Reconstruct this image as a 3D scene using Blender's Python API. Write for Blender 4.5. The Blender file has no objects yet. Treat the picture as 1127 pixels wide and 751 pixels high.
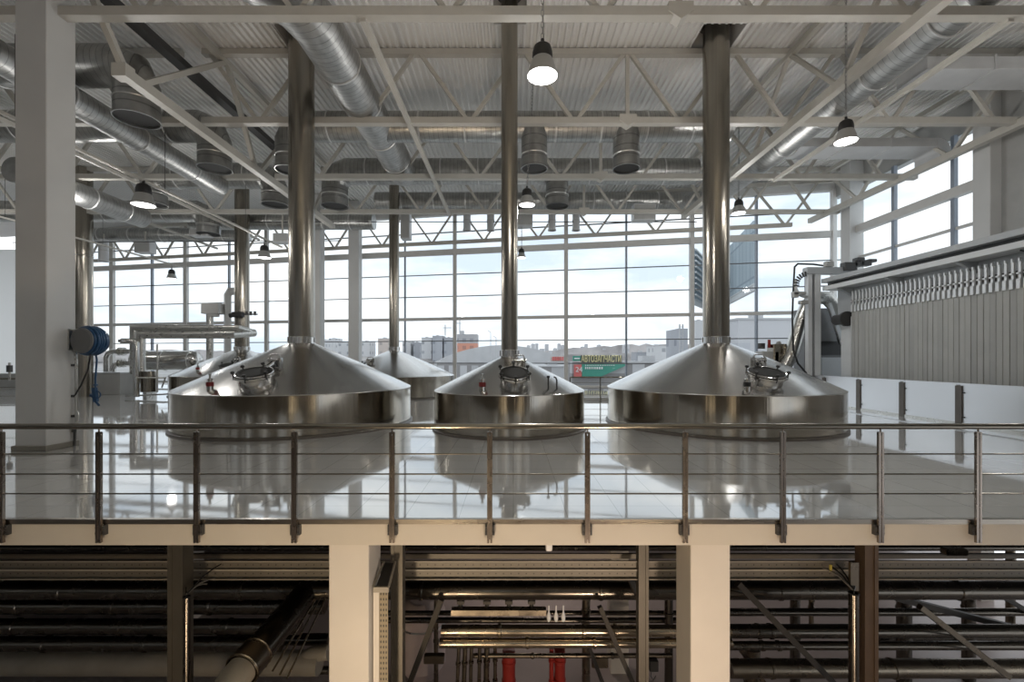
import bpy, math, random
from mathutils import Vector, Matrix, Quaternion
R = math.radians
random.seed(7)
scene = bpy.context.scene
COL = scene.collection
F, CX, HY, CAMZ = 500.0, 565.0, 395.0, 1.75

def P(x, y, d):
    """photo pixel at depth d (metres in front of the camera) -> world point"""
    return Vector(((x - CX) * d / F, d, CAMZ + (HY - y) * d / F))

# ------------------------------------------------------------------ mesh builder
class MB:
    def __init__(s):
        s.v = []; s.f = []; s.sm = []; s.mi = []; s.cur = 0
    def _add(s, vs, fs, smooth):
        b = len(s.v)
        s.v.extend(Vector(p) for p in vs)
        for f in fs:
            s.f.append(tuple(b + i for i in f)); s.sm.append(smooth); s.mi.append(s.cur)
        return s
    def mat(s, i):
        s.cur = i; return s
    def box(s, lo, hi):
        x0, y0, z0 = lo; x1, y1, z1 = hi
        vs = [(x0,y0,z0),(x1,y0,z0),(x1,y1,z0),(x0,y1,z0),(x0,y0,z1),(x1,y0,z1),(x1,y1,z1),(x0,y1,z1)]
        return s._add(vs, [(0,3,2,1),(4,5,6,7),(0,1,5,4),(1,2,6,5),(2,3,7,6),(3,0,4,7)], False)
    def cbox(s, c, size, bev=0.0):
        c = Vector(c); h = Vector(size) / 2
        if bev <= 0: return s.box(c - h, c + h)
        return s.prism_bev(c, h, bev)
    def prism_bev(s, c, h, b):
        # box with chamfered edges
        vs = []; fs = []
        def ring(z, ix):
            hx, hy = h.x - ix, h.y - ix
            k = b if ix == 0 else 0.0
            pts = [(-hx+k,-hy),(hx-k,-hy),(hx,-hy+k),(hx,hy-k),(hx-k,hy),(-hx+k,hy),(-hx,hy-k),(-hx,-hy+k)]
            return [(c.x+p[0], c.y+p[1], c.z+z) for p in pts]
        def ring2(z):
            hx, hy = h.x - b, h.y - b; k = b*0.4
            pts = [(-hx+k,-hy),(hx-k,-hy),(hx,-hy+k),(hx,hy-k),(hx-k,hy),(-hx+k,hy),(-hx,hy-k),(-hx,-hy+k)]
            return [(c.x+p[0], c.y+p[1], c.z+z) for p in pts]
        rs = [ring2(-h.z), ring(-h.z+b,0), ring(h.z-b,0), ring2(h.z)]
        for r in rs: vs += r
        for j in range(3):
            for i in range(8):
                fs.append((j*8+i, j*8+(i+1)%8, (j+1)*8+(i+1)%8, (j+1)*8+i))
        fs.append(tuple(range(7,-1,-1))); fs.append(tuple(24+i for i in range(8)))
        return s._add(vs, fs, False)
    def bar(s, a, b, w, h, up=(0,0,1)):
        """rectangular bar from a to b; w across, h along 'up'"""
        a, b = Vector(a), Vector(b); d = (b - a).normalized(); u = Vector(up)
        if abs(d.dot(u)) > .98: u = Vector((0,1,0))
        x = d.cross(u).normalized(); u = x.cross(d).normalized()
        vs = []
        for p in (a, b):
            for i, j in ((-1,-1),(1,-1),(1,1),(-1,1)):
                vs.append(p + x*(i*w/2) + u*(j*h/2))
        return s._add(vs, [(3,2,1,0),(4,5,6,7),(0,1,5,4),(1,2,6,5),(2,3,7,6),(3,0,4,7)], False)
    def cyl(s, a, b, r, r2=None, n=20, caps=True):
        return s.tube([a, b], [r, r if r2 is None else r2], n, caps)
    def tube(s, pts, r, n=14, caps=True):
        pts = [Vector(p) for p in pts]; m = len(pts)
        rs = r if isinstance(r, (list, tuple)) else [r]*m
        t0 = (pts[1]-pts[0]).normalized()
        u = Vector((0,0,1)) if abs(t0.z) < .9 else Vector((1,0,0))
        x = t0.cross(u).normalized()
        vs = []; fs = []; tp = t0
        for i in range(m):
            if i == 0: t = t0; sc = 1
            elif i == m-1: t = (pts[i]-pts[i-1]).normalized(); sc = 1
            else:
                ta = (pts[i]-pts[i-1]).normalized(); tb = (pts[i+1]-pts[i]).normalized()
                t = (ta+tb); t = t.normalized() if t.length > 1e-6 else ta
                sc = 1/max(.35, math.cos(ta.angle(tb)/2))
            q = tp.rotation_difference(t); x = (q @ x).normalized(); tp = t
            y = t.cross(x)
            # mitre: stretch in the plane of the bend
            if sc > 1.001:
                ta = (pts[i]-pts[i-1]).normalized(); tb = (pts[i+1]-pts[i]).normalized()
                k = (tb-ta).normalized()
            for j in range(n):
                a = 2*math.pi*j/n
                o = (x*math.cos(a)+y*math.sin(a))*rs[i]
                if sc > 1.001: o = o + k*(o.dot(k)*(sc-1))
                vs.append(pts[i]+o)
        for i in range(m-1):
            for j in range(n):
                fs.append((i*n+j, i*n+(j+1)%n, (i+1)*n+(j+1)%n, (i+1)*n+j))
        s._add(vs, fs, True)
        if caps:
            s._add(vs[:n], [tuple(range(n-1,-1,-1))], False)
            s._add(vs[-n:], [tuple(range(n))], False)
        return s
    def lathe(s, prof, c=(0,0,0), n=48, cap0=False, cap1=False, axis=None):
        """prof: list of (r, z) turned about z (or 'axis') through c"""
        c = Vector(c); q = Quaternion() if axis is None else Vector((0,0,1)).rotation_difference(Vector(axis).normalized())
        vs = []; fs = []; m = len(prof)
        for r, z in prof:
            for j in range(n):
                a = 2*math.pi*j/n
                vs.append(c + q @ Vector((r*math.cos(a), r*math.sin(a), z)))
        for i in range(m-1):
            for j in range(n):
                fs.append((i*n+j, i*n+(j+1)%n, (i+1)*n+(j+1)%n, (i+1)*n+j))
        s._add(vs, fs, True)
        if cap0: s._add(vs[:n], [tuple(range(n-1,-1,-1))], False)
        if cap1: s._add(vs[-n:], [tuple(range(n))], False)
        return s
    def torus(s, c, Rr, r, axis=(0,0,1), n=32, k=8, a0=0, a1=360):
        q = Vector((0,0,1)).rotation_difference(Vector(axis).normalized()); c = Vector(c)
        full = abs(a1-a0) >= 360
        m = n if full else n+1
        vs = []; fs = []
        for i in range(m):
            a = R(a0+(a1-a0)*i/n)
            for j in range(k):
                b = 2*math.pi*j/k
                vs.append(c+q@Vector(((Rr+r*math.cos(b))*math.cos(a),(Rr+r*math.cos(b))*math.sin(a),r*math.sin(b))))
        for i in range(n if full else n):
            for j in range(k):
                fs.append((i*k+j, ((i+1)%m)*k+j, ((i+1)%m)*k+(j+1)%k, i*k+(j+1)%k))
        return s._add(vs, fs, True)
    def poly(s, pts, depth):
        """flat polygon extruded along vector depth"""
        pts = [Vector(p) for p in pts]; n = len(pts); d = Vector(depth)
        vs = pts + [p+d for p in pts]
        fs = [tuple(range(n)), tuple(range(2*n-1, n-1, -1))]
        for i in range(n): fs.append((i, i+n, (i+1)%n+n, (i+1)%n))
        return s._add(vs, fs, False)
    def build(s, name, mat, parent=None, angle=32):
        me = bpy.data.meshes.new(name)
        org = ORG.get(parent.name, Vector((0,0,0))) if parent else Vector((0,0,0))
        me.from_pydata([tuple(p-org) for p in s.v], [], s.f)
        mats = mat if isinstance(mat, (list, tuple)) else [mat]
        for m in mats: me.materials.append(m)
        me.polygons.foreach_set('use_smooth', s.sm)
        if len(mats) > 1: me.polygons.foreach_set('material_index', s.mi)
        if any(s.sm): me.set_sharp_from_angle(angle=R(angle))
        me.update()
        o = bpy.data.objects.new(name, me); COL.objects.link(o)
        if parent:
            o.parent = parent; ORG[o.name] = org
        else: ORG[o.name] = Vector((0,0,0))
        return o
ORG = {}
def empty(name, loc):
    o = bpy.data.objects.new(name, None); COL.objects.link(o)
    o.location = loc; o.empty_display_size = .2; ORG[o.name] = Vector(loc); return o
def tag(o, label, cat, group=None):
    o['label'] = label; o['category'] = cat
    if group: o['group'] = group
    return o
def thing(name, loc, label, cat, group=None):
    return tag(empty(name, loc), label, cat, group)
def single(mb, name, mat, label, cat, group=None, angle=32):
    return tag(mb.build(name, mat, None, angle), label, cat, group)
def struct(o):
    o['kind'] = 'structure'; return o
def stuff(o):
    o['kind'] = 'stuff'; return o
def copy_tree(o, parent=None, kids=None):
    c = o.copy(); COL.objects.link(c)
    if parent: c.parent = parent
    ORG[c.name] = Vector((0,0,0))
    for ch in list(o.children): copy_tree(ch, c)
    return c

# ------------------------------------------------------------------ materials
def newmat(name):
    m = bpy.data.materials.new(name); m.use_nodes = True
    nt = m.node_tree; b = nt.nodes['Principled BSDF']
    return m, nt, b
def N(nt, t, **kw):
    n = nt.nodes.new(t)
    for k, v in kw.items():
        if k in n.inputs: n.inputs[k].default_value = v
        else: setattr(n, k, v)
    return n
def L(nt, a, b): nt.links.new(a, b)
def rgb(c): return (c[0], c[1], c[2], 1)

def mat_paint(name, col, rough=.5, var=.06, scale=3.0, bump=0.0, spec=.5, metal=0.0):
    m, nt, b = newmat(name)
    tc = N(nt, 'ShaderNodeTexCoord'); nz = N(nt, 'ShaderNodeTexNoise', Scale=scale, Detail=5.0)
    L(nt, tc.outputs['Object'], nz.inputs['Vector'])
    rp = N(nt, 'ShaderNodeValToRGB')
    rp.color_ramp.elements[0].position = .3; rp.color_ramp.elements[1].position = .7
    rp.color_ramp.elements[0].color = rgb([c*(1-var) for c in col]); rp.color_ramp.elements[1].color = rgb([min(1, c*(1+var)) for c in col])
    L(nt, nz.outputs['Fac'], rp.inputs['Fac']); L(nt, rp.outputs['Color'], b.inputs['Base Color'])
    b.inputs['Roughness'].default_value = rough; b.inputs['Metallic'].default_value = metal
    b.inputs['Specular IOR Level'].default_value = spec
    if bump:
        n2 = N(nt, 'ShaderNodeTexNoise', Scale=scale*12, Detail=3.0); L(nt, tc.outputs['Object'], n2.inputs['Vector'])
        bp = N(nt, 'ShaderNodeBump', Strength=bump, Distance=.01); L(nt, n2.outputs['Fac'], bp.inputs['Height']); L(nt, bp.outputs['Normal'], b.inputs['Normal'])
    return m

def mat_steel(name, col, rough=.22, brush=(1,1,1), amount=.12, aniso=0.0, bump=.02, scale=1.0):
    """metal with fine directional brushing; 'brush' stretches the noise"""
    m, nt, b = newmat(name)
    tc = N(nt, 'ShaderNodeTexCoord'); mp = N(nt, 'ShaderNodeMapping')
    mp.inputs['Scale'].default_value = brush
    L(nt, tc.outputs['Object'], mp.inputs['Vector'])
    nz = N(nt, 'ShaderNodeTexNoise', Scale=scale, Detail=4.0, Roughness=.6); L(nt, mp.outputs['Vector'], nz.inputs['Vector'])
    mr = N(nt, 'ShaderNodeMapRange'); mr.inputs['To Min'].default_value = max(.02, rough-amount); mr.inputs['To Max'].default_value = rough+amount
    mr.inputs['From Min'].default_value = .3; mr.inputs['From Max'].default_value = .7
    L(nt, nz.outputs['Fac'], mr.inputs['Value']); L(nt, mr.outputs['Result'], b.inputs['Roughness'])
    b.inputs['Base Color'].default_value = rgb(col); b.inputs['Metallic'].default_value = 1
    if aniso:
        b.inputs['Anisotropic'].default_value = aniso
        tg = N(nt, 'ShaderNodeTangent'); tg.direction_type = 'RADIAL'; tg.axis = 'Z'
        L(nt, tg.outputs['Tangent'], b.inputs['Tangent'])
    if bump:
        bp = N(nt, 'ShaderNodeBump', Strength=bump, Distance=.02); L(nt, nz.outputs['Fac'], bp.inputs['Height']); L(nt, bp.outputs['Normal'], b.inputs['Normal'])
    return m

def mat_tank(name, col, rough, amount, scale, bump, zs=0.0):
    """rolled sheet steel: brushing and panel waviness follow the circumference"""
    m, nt, b = newmat(name)
    tc = N(nt, 'ShaderNodeTexCoord'); mp = N(nt, 'ShaderNodeMapping'); mp.inputs['Scale'].default_value = (1,1,zs); L(nt, tc.outputs['Object'], mp.inputs['Vector'])
    nm = N(nt, 'ShaderNodeVectorMath', operation='NORMALIZE'); L(nt, mp.outputs['Vector'], nm.inputs[0])
    nz = N(nt, 'ShaderNodeTexNoise', Scale=scale, Detail=6.0, Roughness=.65); L(nt, nm.outputs[0], nz.inputs['Vector'])
    mr = N(nt, 'ShaderNodeMapRange'); mr.inputs['From Min'].default_value = .3; mr.inputs['From Max'].default_value = .7
    mr.inputs['To Min'].default_value = rough-amount; mr.inputs['To Max'].default_value = rough+amount; L(nt, nz.outputs['Fac'], mr.inputs['Value'])
    L(nt, mr.outputs['Result'], b.inputs['Roughness'])
    rp = N(nt, 'ShaderNodeValToRGB'); rp.color_ramp.elements[0].position = .32; rp.color_ramp.elements[1].position = .68
    rp.color_ramp.elements[0].color = rgb([c*.90 for c in col]); rp.color_ramp.elements[1].color = rgb([c*1.08 for c in col]); L(nt, nz.outputs['Fac'], rp.inputs['Fac']); L(nt, rp.outputs['Color'], b.inputs['Base Color'])
    bp = N(nt, 'ShaderNodeBump', Strength=bump, Distance=.05); L(nt, nz.outputs['Fac'], bp.inputs['Height']); L(nt, bp.outputs['Normal'], b.inputs['Normal'])
    b.inputs['Metallic'].default_value = 1
    return m

def mat_duct(name, axis, col=(.52,.52,.51), rough=.33, pitch=.15):
    """galvanised spiral duct: lock seams every 'pitch' along the axis"""
    m, nt, b = newmat(name)
    tc = N(nt, 'ShaderNodeTexCoord'); sp = N(nt, 'ShaderNodeSeparateXYZ'); L(nt, tc.outputs['Object'], sp.inputs['Vector'])
    mu = N(nt, 'ShaderNodeMath', operation='MULTIPLY'); mu.inputs[1].default_value = 1/pitch; L(nt, sp.outputs[axis], mu.inputs[0])
    fr = N(nt, 'ShaderNodeMath', operation='PINGPONG'); fr.inputs[1].default_value = .5; L(nt, mu.outputs[0], fr.inputs[0])
    pw = N(nt, 'ShaderNodeMath', operation='LESS_THAN'); pw.inputs[1].default_value = .055; L(nt, fr.outputs[0], pw.inputs[0])
    nz = N(nt, 'ShaderNodeTexNoise', Scale=4.0, Detail=4.0); L(nt, tc.outputs['Object'], nz.inputs['Vector'])
    ad = N(nt, 'ShaderNodeMath', operation='MULTIPLY_ADD'); ad.inputs[1].default_value = .5; L(nt, nz.outputs['Fac'], ad.inputs[0]); L(nt, pw.outputs[0], ad.inputs[2])
    bp = N(nt, 'ShaderNodeBump', Strength=.9, Distance=.03); L(nt, ad.outputs[0], bp.inputs['Height']); L(nt, bp.outputs['Normal'], b.inputs['Normal'])
    rp = N(nt, 'ShaderNodeValToRGB'); rp.color_ramp.elements[0].position=.3; rp.color_ramp.elements[1].position=.75
    rp.color_ramp.elements[0].color = rgb([c*.82 for c in col]); rp.color_ramp.elements[1].color = rgb([c*1.15 for c in col])
    L(nt, nz.outputs['Fac'], rp.inputs['Fac'])
    mx = N(nt, 'ShaderNodeMix', data_type='RGBA', blend_type='MULTIPLY'); L(nt, pw.outputs[0], mx.inputs['Factor']); L(nt, rp.outputs['Color'], mx.inputs[6]); mx.inputs[7].default_value = rgb((.66,.66,.66))
    L(nt, mx.outputs[2], b.inputs['Base Color'])
    b.inputs['Metallic'].default_value = 1; b.inputs['Roughness'].default_value = rough
    return m

def mat_tile(name):
    m, nt, b = newmat(name)
    tc = N(nt, 'ShaderNodeTexCoord'); mp = N(nt, 'ShaderNodeMapping'); mp.inputs['Rotation'].default_value = (0,0,R(0))
    L(nt, tc.outputs['Object'], mp.inputs['Vector'])
    br = N(nt, 'ShaderNodeTexBrick', Scale=1.0); br.offset = 0; br.inputs['Brick Width'].default_value = .6; br.inputs['Row Height'].default_value = .6
    br.inputs['Mortar Size'].default_value = .004; br.inputs['Mortar Smooth'].default_value = .3
    br.inputs['Color1'].default_value = rgb((.60,.60,.585)); br.inputs['Color2'].default_value = rgb((.63,.63,.615)); br.inputs['Mortar'].default_value = rgb((.36,.36,.36))
    L(nt, mp.outputs['Vector'], br.inputs['Vector'])
    nz = N(nt, 'ShaderNodeTexNoise', Scale=1.3, Detail=5.0); L(nt, tc.outputs['Object'], nz.inputs['Vector'])
    mr = N(nt, 'ShaderNodeMapRange'); mr.inputs['To Min'].default_value=.02; mr.inputs['To Max'].default_value=.07
    L(nt, nz.outputs['Fac'], mr.inputs['Value']); L(nt, mr.outputs['Result'], b.inputs['Roughness'])
    L(nt, br.outputs['Color'], b.inputs['Base Color'])
    n2 = N(nt, 'ShaderNodeTexNoise', Scale=.9, Detail=2.0); L(nt, tc.outputs['Object'], n2.inputs['Vector'])
    bp = N(nt, 'ShaderNodeBump', Strength=.05, Distance=.02); L(nt, n2.outputs['Fac'], bp.inputs['Height']); L(nt, bp.outputs['Normal'], b.inputs['Normal'])
    b.inputs['IOR'].default_value = 2.2; b.inputs['Metallic'].default_value = .38
    return m

def mat_glass(name, tint=(.9,.94,.95)):
    m, nt, b = newmat(name); nt.nodes.remove(b)
    out = nt.nodes['Material Output']
    tr = N(nt, 'ShaderNodeBsdfTransparent'); tr.inputs['Color'].default_value = rgb(tint)
    gl = N(nt, 'ShaderNodeBsdfGlossy'); gl.inputs['Roughness'].default_value = .01
    lw = N(nt, 'ShaderNodeLayerWeight'); lw.inputs['Blend'].default_value = .5
    pw = N(nt, 'ShaderNodeMath', operation='POWER'); pw.inputs[1].default_value = 5; L(nt, lw.outputs['Facing'], pw.inputs[0])
    fr = N(nt, 'ShaderNodeMath', operation='MULTIPLY_ADD'); fr.inputs[1].default_value = .8; fr.inputs[2].default_value = .025; L(nt, pw.outputs[0], fr.inputs[0])
    mx = N(nt, 'ShaderNodeMixShader'); L(nt, fr.outputs[0], mx.inputs[0]); L(nt, tr.outputs[0], mx.inputs[1]); L(nt, gl.outputs[0], mx.inputs[2])
    L(nt, mx.outputs[0], out.inputs['Surface']); return m

def mat_emit(name, col, strength):
    m, nt, b = newmat(name); nt.nodes.remove(b)
    e = N(nt, 'ShaderNodeEmission'); e.inputs['Color'].default_value = rgb(col); e.inputs['Strength'].default_value = strength
    L(nt, e.outputs[0], nt.nodes['Material Output'].inputs['Surface']); return m

def mat_perf(name, col, pu=.05, pv=.05, ax=('X','Z'), rad=.2, rough=.4, metal=1.0):
    """perforated sheet: rows of dark holes"""
    m, nt, b = newmat(name)
    tc = N(nt, 'ShaderNodeTexCoord'); sp = N(nt, 'ShaderNodeSeparateXYZ'); L(nt, tc.outputs['Object'], sp.inputs['Vector'])
    def cell(a, p):
        mu = N(nt, 'ShaderNodeMath', operation='MULTIPLY'); mu.inputs[1].default_value = 1/p; L(nt, sp.outputs[a], mu.inputs[0])
        fr = N(nt, 'ShaderNodeMath', operation='FRACT'); L(nt, mu.outputs[0], fr.inputs[0])
        su = N(nt, 'ShaderNodeMath', operation='SUBTRACT'); su.inputs[1].default_value = .5; L(nt, fr.outputs[0], su.inputs[0])
        sq = N(nt, 'ShaderNodeMath', operation='MULTIPLY'); L(nt, su.outputs[0], sq.inputs[0]); L(nt, su.outputs[0], sq.inputs[1]); return sq
    a = cell(ax[0], pu); c = cell(ax[1], pv)
    ad = N(nt, 'ShaderNodeMath', operation='ADD'); L(nt, a.outputs[0], ad.inputs[0]); L(nt, c.outputs[0], ad.inputs[1])
    lt = N(nt, 'ShaderNodeMath', operation='LESS_THAN'); lt.inputs[1].default_value = rad*rad; L(nt, ad.outputs[0], lt.inputs[0])
    mx = N(nt, 'ShaderNodeMix', data_type='RGBA'); L(nt, lt.outputs[0], mx.inputs['Factor'])
    mx.inputs[6].default_value = rgb(col); mx.inputs[7].default_value = rgb((.03,.027,.022))
    L(nt, mx.outputs[2], b.inputs['Base Color']); b.inputs['Metallic'].default_value = metal; b.inputs['Roughness'].default_value = rough
    return m

def mat_facade(name, wall, win, bw=3.0, bh=3.0, mort=.35):
    """far building: rows of windows"""
    m, nt, b = newmat(name)
    tc = N(nt, 'ShaderNodeTexCoord'); sp = N(nt, 'ShaderNodeSeparateXYZ'); L(nt, tc.outputs['Object'], sp.inputs['Vector'])
    ad = N(nt, 'ShaderNodeMath', operation='ADD'); L(nt, sp.outputs['X'], ad.inputs[0]); L(nt, sp.outputs['Y'], ad.inputs[1])
    cb = N(nt, 'ShaderNodeCombineXYZ'); L(nt, ad.outputs[0], cb.inputs['X']); L(nt, sp.outputs['Z'], cb.inputs['Y'])
    br = N(nt, 'ShaderNodeTexBrick', Scale=1.0); br.offset = 0
    br.inputs['Brick Width'].default_value = bw; br.inputs['Row Height'].default_value = bh; br.inputs['Mortar Size'].default_value = min(bw,bh)*mort; br.inputs['Mortar Smooth'].default_value = 0
    br.inputs['Color1'].default_value = rgb(win); br.inputs['Color2'].default_value = rgb([c*1.25 for c in win]); br.inputs['Mortar'].default_value = rgb(wall)
    L(nt, cb.outputs[0], br.inputs['Vector']); L(nt, br.outputs['Color'], b.inputs['Base Color']); b.inputs['Roughness'].default_value = .8
    return m

M = {}
M['truss'] = mat_paint('truss_paint', (.52,.50,.455), .45, .04)
M['deck'] = mat_paint('deck_sheet', (.82,.815,.80), .42, .04, .6)
M['column'] = mat_paint('column_paint', (.60,.60,.59), .5, .03, 1.2)
M['wallw'] = mat_paint('wall_paint', (.74,.74,.73), .6, .03)
M['wallg'] = mat_paint('wall_grey', (.42,.42,.41), .6, .05)
M['walldark'] = mat_paint('rear_wall_paint', (.16,.135,.10), .6, .1)
M['fascia'] = mat_paint('fascia_paint', (.60,.55,.47), .55, .03, 1.5)
M['lowcol'] = mat_paint('lower_column_paint', (.66,.61,.54), .5, .03, 1.5)
M['mull'] = mat_paint('mullion_paint', (.62,.61,.59), .4, .04)
M['mulldark'] = mat_paint('mullion_dark', (.16,.17,.18), .4, .05)
M['mullblue'] = mat_paint('mullion_blue_grey', (.28,.32,.38), .4, .05)
M['tile'] = mat_tile('glossy_floor_tile')
M['glass'] = mat_glass('window_glass')
M['shell'] = mat_tank('tank_shell_steel', (.43,.395,.34), .13, .04, 9.0, .12)
M['lid'] = mat_tank('tank_lid_steel', (.62,.61,.595), .22, .05, 5.0, .06)
M['flue'] = mat_tank('flue_steel', (.31,.285,.245), .22, .06, 7.0, .10)
M['steel'] = mat_steel('polished_steel', (.62,.61,.59), .15, (1,1,1), .05, 0, .01, 5)
M['steelm'] = mat_steel('satin_steel', (.55,.54,.51), .30, (1,1,1), .06, 0, .01, 5)
M['rail'] = mat_steel('rail_steel', (.27,.25,.21), .2, (1,1,1), .05, 0, 0, 5)
M['railpost'] = mat_steel('rail_post_steel', (.26,.225,.195), .26, (1,1,1), .05, 0, 0, 5)
M['edge'] = mat_steel('edge_strip_steel', (.30,.27,.23), .3, (.3,3,3), .08, 0, .01, 2)
M['ductx'] = mat_duct('spiral_duct_across', 'X', (.45,.45,.435), .36)
M['ducty'] = mat_duct('spiral_duct_along', 'Y', (.50,.50,.49), .46)
M['ductz'] = mat_duct('duct_nozzle_sheet', 'Z', (.42,.42,.41), .34, .3)
M['rectduct'] = mat_paint('rect_duct_sheet', (.60,.61,.62), .4, .06, 2, metal=.25)
M['bandm'] = mat_paint('duct_band', (.66,.66,.65), .35, .04, metal=.6)
M['ductshade'] = mat_paint('duct_inside_shade', (.035,.035,.035), .8, .05)
M['black'] = mat_paint('black_rubber', (.018,.018,.018), .5, .1)
M['darkmetal'] = mat_paint('dark_painted_metal', (.05,.05,.05), .4, .1)
M['shade'] = mat_paint('lamp_shade_grey', (.42,.42,.41), .35, .04, metal=.3)
M['lens'] = mat_emit('lamp_lens', (1,.98,.94), 6.0)
M['chain'] = mat_steel('chain_steel', (.35,.35,.35), .35, (1,1,1), .05, 0, 0, 5)
M['blue'] = mat_paint('blue_hose', (.02,.07,.16), .35, .1)
M['cover'] = mat_paint('manhole_cover', (.022,.022,.02), .6, .1, spec=.15)
M['drum'] = mat_paint('reel_drum', (.16,.16,.16), .4, .05)
M['red'] = mat_paint('red_band', (.19,.02,.02), .4, .1)
M['redpipe'] = mat_paint('red_pipe', (.30,.025,.018), .35, .15, 4)
M['plate'] = mat_paint('filter_plate', (.43,.43,.41), .5, .05, 2)
M['plate2'] = mat_paint('filter_plate_dark', (.39,.39,.375), .5, .05, 2)
M['machine'] = mat_paint('machine_grey', (.17,.175,.18), .4, .06)
M['lug'] = mat_paint('plate_lug', (.72,.73,.73), .3, .05, metal=.3)
M['beamgrey'] = mat_paint('beam_grey', (.42,.44,.455), .4, .05)
M['beamlight'] = mat_paint('beam_white', (.66,.68,.69), .35, .04)
M['panel'] = mat_steel('barrier_panel', (.74,.745,.76), .34, (.5,.5,.5), .05, 0, .02, 2)
M['panelpost'] = mat_paint('barrier_post', (.115,.10,.085), .4, .1)
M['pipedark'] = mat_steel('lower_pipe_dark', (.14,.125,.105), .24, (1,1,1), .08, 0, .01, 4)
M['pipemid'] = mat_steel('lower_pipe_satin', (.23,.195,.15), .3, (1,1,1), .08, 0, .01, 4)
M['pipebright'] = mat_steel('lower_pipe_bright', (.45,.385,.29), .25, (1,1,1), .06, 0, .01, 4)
M['pipegrey'] = mat_paint('insulated_pipe', (.30,.27,.22), .5, .12, 3)
M['trayx'] = mat_perf('perforated_tray', (.135,.12,.095), .10, .115, ('X','Z'), .085, rough=.5, metal=.25)
M['trayz'] = mat_perf('perforated_riser', (.20,.165,.11), .03, .06, ('X','Z'), .27, rough=.5, metal=.25)
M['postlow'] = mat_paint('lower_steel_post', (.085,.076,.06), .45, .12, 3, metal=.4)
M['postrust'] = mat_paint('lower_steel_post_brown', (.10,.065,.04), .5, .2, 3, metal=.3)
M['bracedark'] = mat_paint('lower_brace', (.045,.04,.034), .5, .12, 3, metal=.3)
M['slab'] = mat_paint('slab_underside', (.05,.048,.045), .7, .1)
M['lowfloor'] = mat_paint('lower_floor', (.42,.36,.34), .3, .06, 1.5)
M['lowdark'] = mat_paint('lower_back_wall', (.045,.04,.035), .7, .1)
M['lowwall'] = mat_paint('lower_wall', (.60,.50,.47), .6, .06)
M['plinth'] = mat_paint('column_plinth', (.24,.23,.20), .5, .06)
M['cablea'] = mat_paint('cable_grey', (.20,.19,.17), .4, .1)
M['yellow'] = mat_paint('yellow_tag', (.55,.45,.08), .5, .1)
M['ground'] = mat_paint('outdoor_ground', (.36,.35,.34), .9, .25, .03)  # ground, hill and flats colours lightened to stand in for haze
M['hill'] = mat_paint('wooded_rise', (.40,.375,.37), .95, .35, .02)
M['treebrown'] = mat_paint('bare_woodland', (.34,.32,.31), .95, .4, .05)
M['bld1'] = mat_facade('flats_pale', (.60,.60,.61), (.32,.33,.35), 9, 9)
M['bld2'] = mat_facade('flats_grey', (.38,.39,.42), (.24,.25,.28), 9, 9)
M['bld3'] = mat_facade('flats_tan', (.56,.49,.45), (.34,.31,.3), 9, 9)
M['bldred'] = mat_facade('flats_red', (.62,.30,.22), (.40,.22,.18), 7, 7, .25)
M['bldtop'] = mat_facade('flats_bare_frame', (.42,.41,.42), (.26,.26,.28), 7, 7, .25)
M['bldfar'] = mat_facade('flats_hazy', (.58,.58,.60), (.46,.47,.50), 16, 16)
M['shed'] = mat_paint('shed_roof', (.50,.50,.51), .6, .08, .2)
M['shedwall'] = mat_facade('shed_wall', (.27,.26,.26), (.42,.42,.43), 4, 8, .2)
M['signgreen'] = mat_paint('sign_green', (.06,.29,.22), .5, .05)
M['signdark'] = mat_paint('sign_board_dark', (.13,.14,.13), .6, .05)
M['signred'] = mat_paint('sign_red', (.62,.16,.15), .5, .05)
M['signcream'] = mat_paint('sign_cream', (.85,.76,.42), .5, .03)
M['signwhite'] = mat_paint('sign_white', (.8,.8,.8), .5, .02)
M['hoard'] = mat_facade('hoarding_mesh', (.22,.27,.31), (.30,.36,.40), 2.4, 6.0, .06)
M['hoardtrim'] = mat_paint('hoarding_trim', (.55,.57,.58), .5, .05)
M['greybox'] = mat_paint('grey_cabinet', (.42,.42,.41), .5, .05)
m, nt, b = newmat('translucent_white_wall'); M['wallglow'] = m  # white wall made translucent so that it glows as if lit
tl = N(nt, 'ShaderNodeBsdfTranslucent'); tl.inputs['Color'].default_value = rgb((.97,.97,.96)); mx = N(nt, 'ShaderNodeMixShader'); mx.inputs[0].default_value = .92
b.inputs['Base Color'].default_value = rgb((.8,.8,.79)); b.inputs['Roughness'].default_value = .5
L(nt, b.outputs[0], mx.inputs[1]); L(nt, tl.outputs[0], mx.inputs[2]); L(nt, mx.outputs[0], nt.nodes['Material Output'].inputs['Surface'])
M['winrear'] = mat_glass('added_window_glass', (.9,.93,.95))

# ------------------------------------------------------------------ camera
cam = bpy.data.cameras.new('camera'); co = bpy.data.objects.new('camera', cam); COL.objects.link(co)
cam.sensor_width = 36; cam.lens = F/1127*36
cam.shift_x = (563.5-CX)/1127; cam.shift_y = (HY-375.5)/1127
cam.clip_start = .05; cam.clip_end = 4000
co.location = (0,0,CAMZ); co.rotation_euler = (R(90),0,0)
scene.camera = co

# ------------------------------------------------------------------ setting
# back glazing line: from right corner (16.1, 22.1) rising in depth to the left
GR = Vector((16.1, 22.1, 0)); GD = Vector((-44.8, 8.8, 0)).normalized(); GN = Vector((GD.y, -GD.x, 0))
if GN.y > 0: GN = -GN
def gy(x): return 22.1 + (16.1-x)*8.8/44.8          # glazing depth at world x
def gpx(px):                                        # point on glazing line seen at photo column px
    k = (px-CX)/F; d = (22.1 + 16.1*.19643)/(1 + k*.19643); return Vector((k*d, d, 0))
ROOF = 10.58
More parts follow.
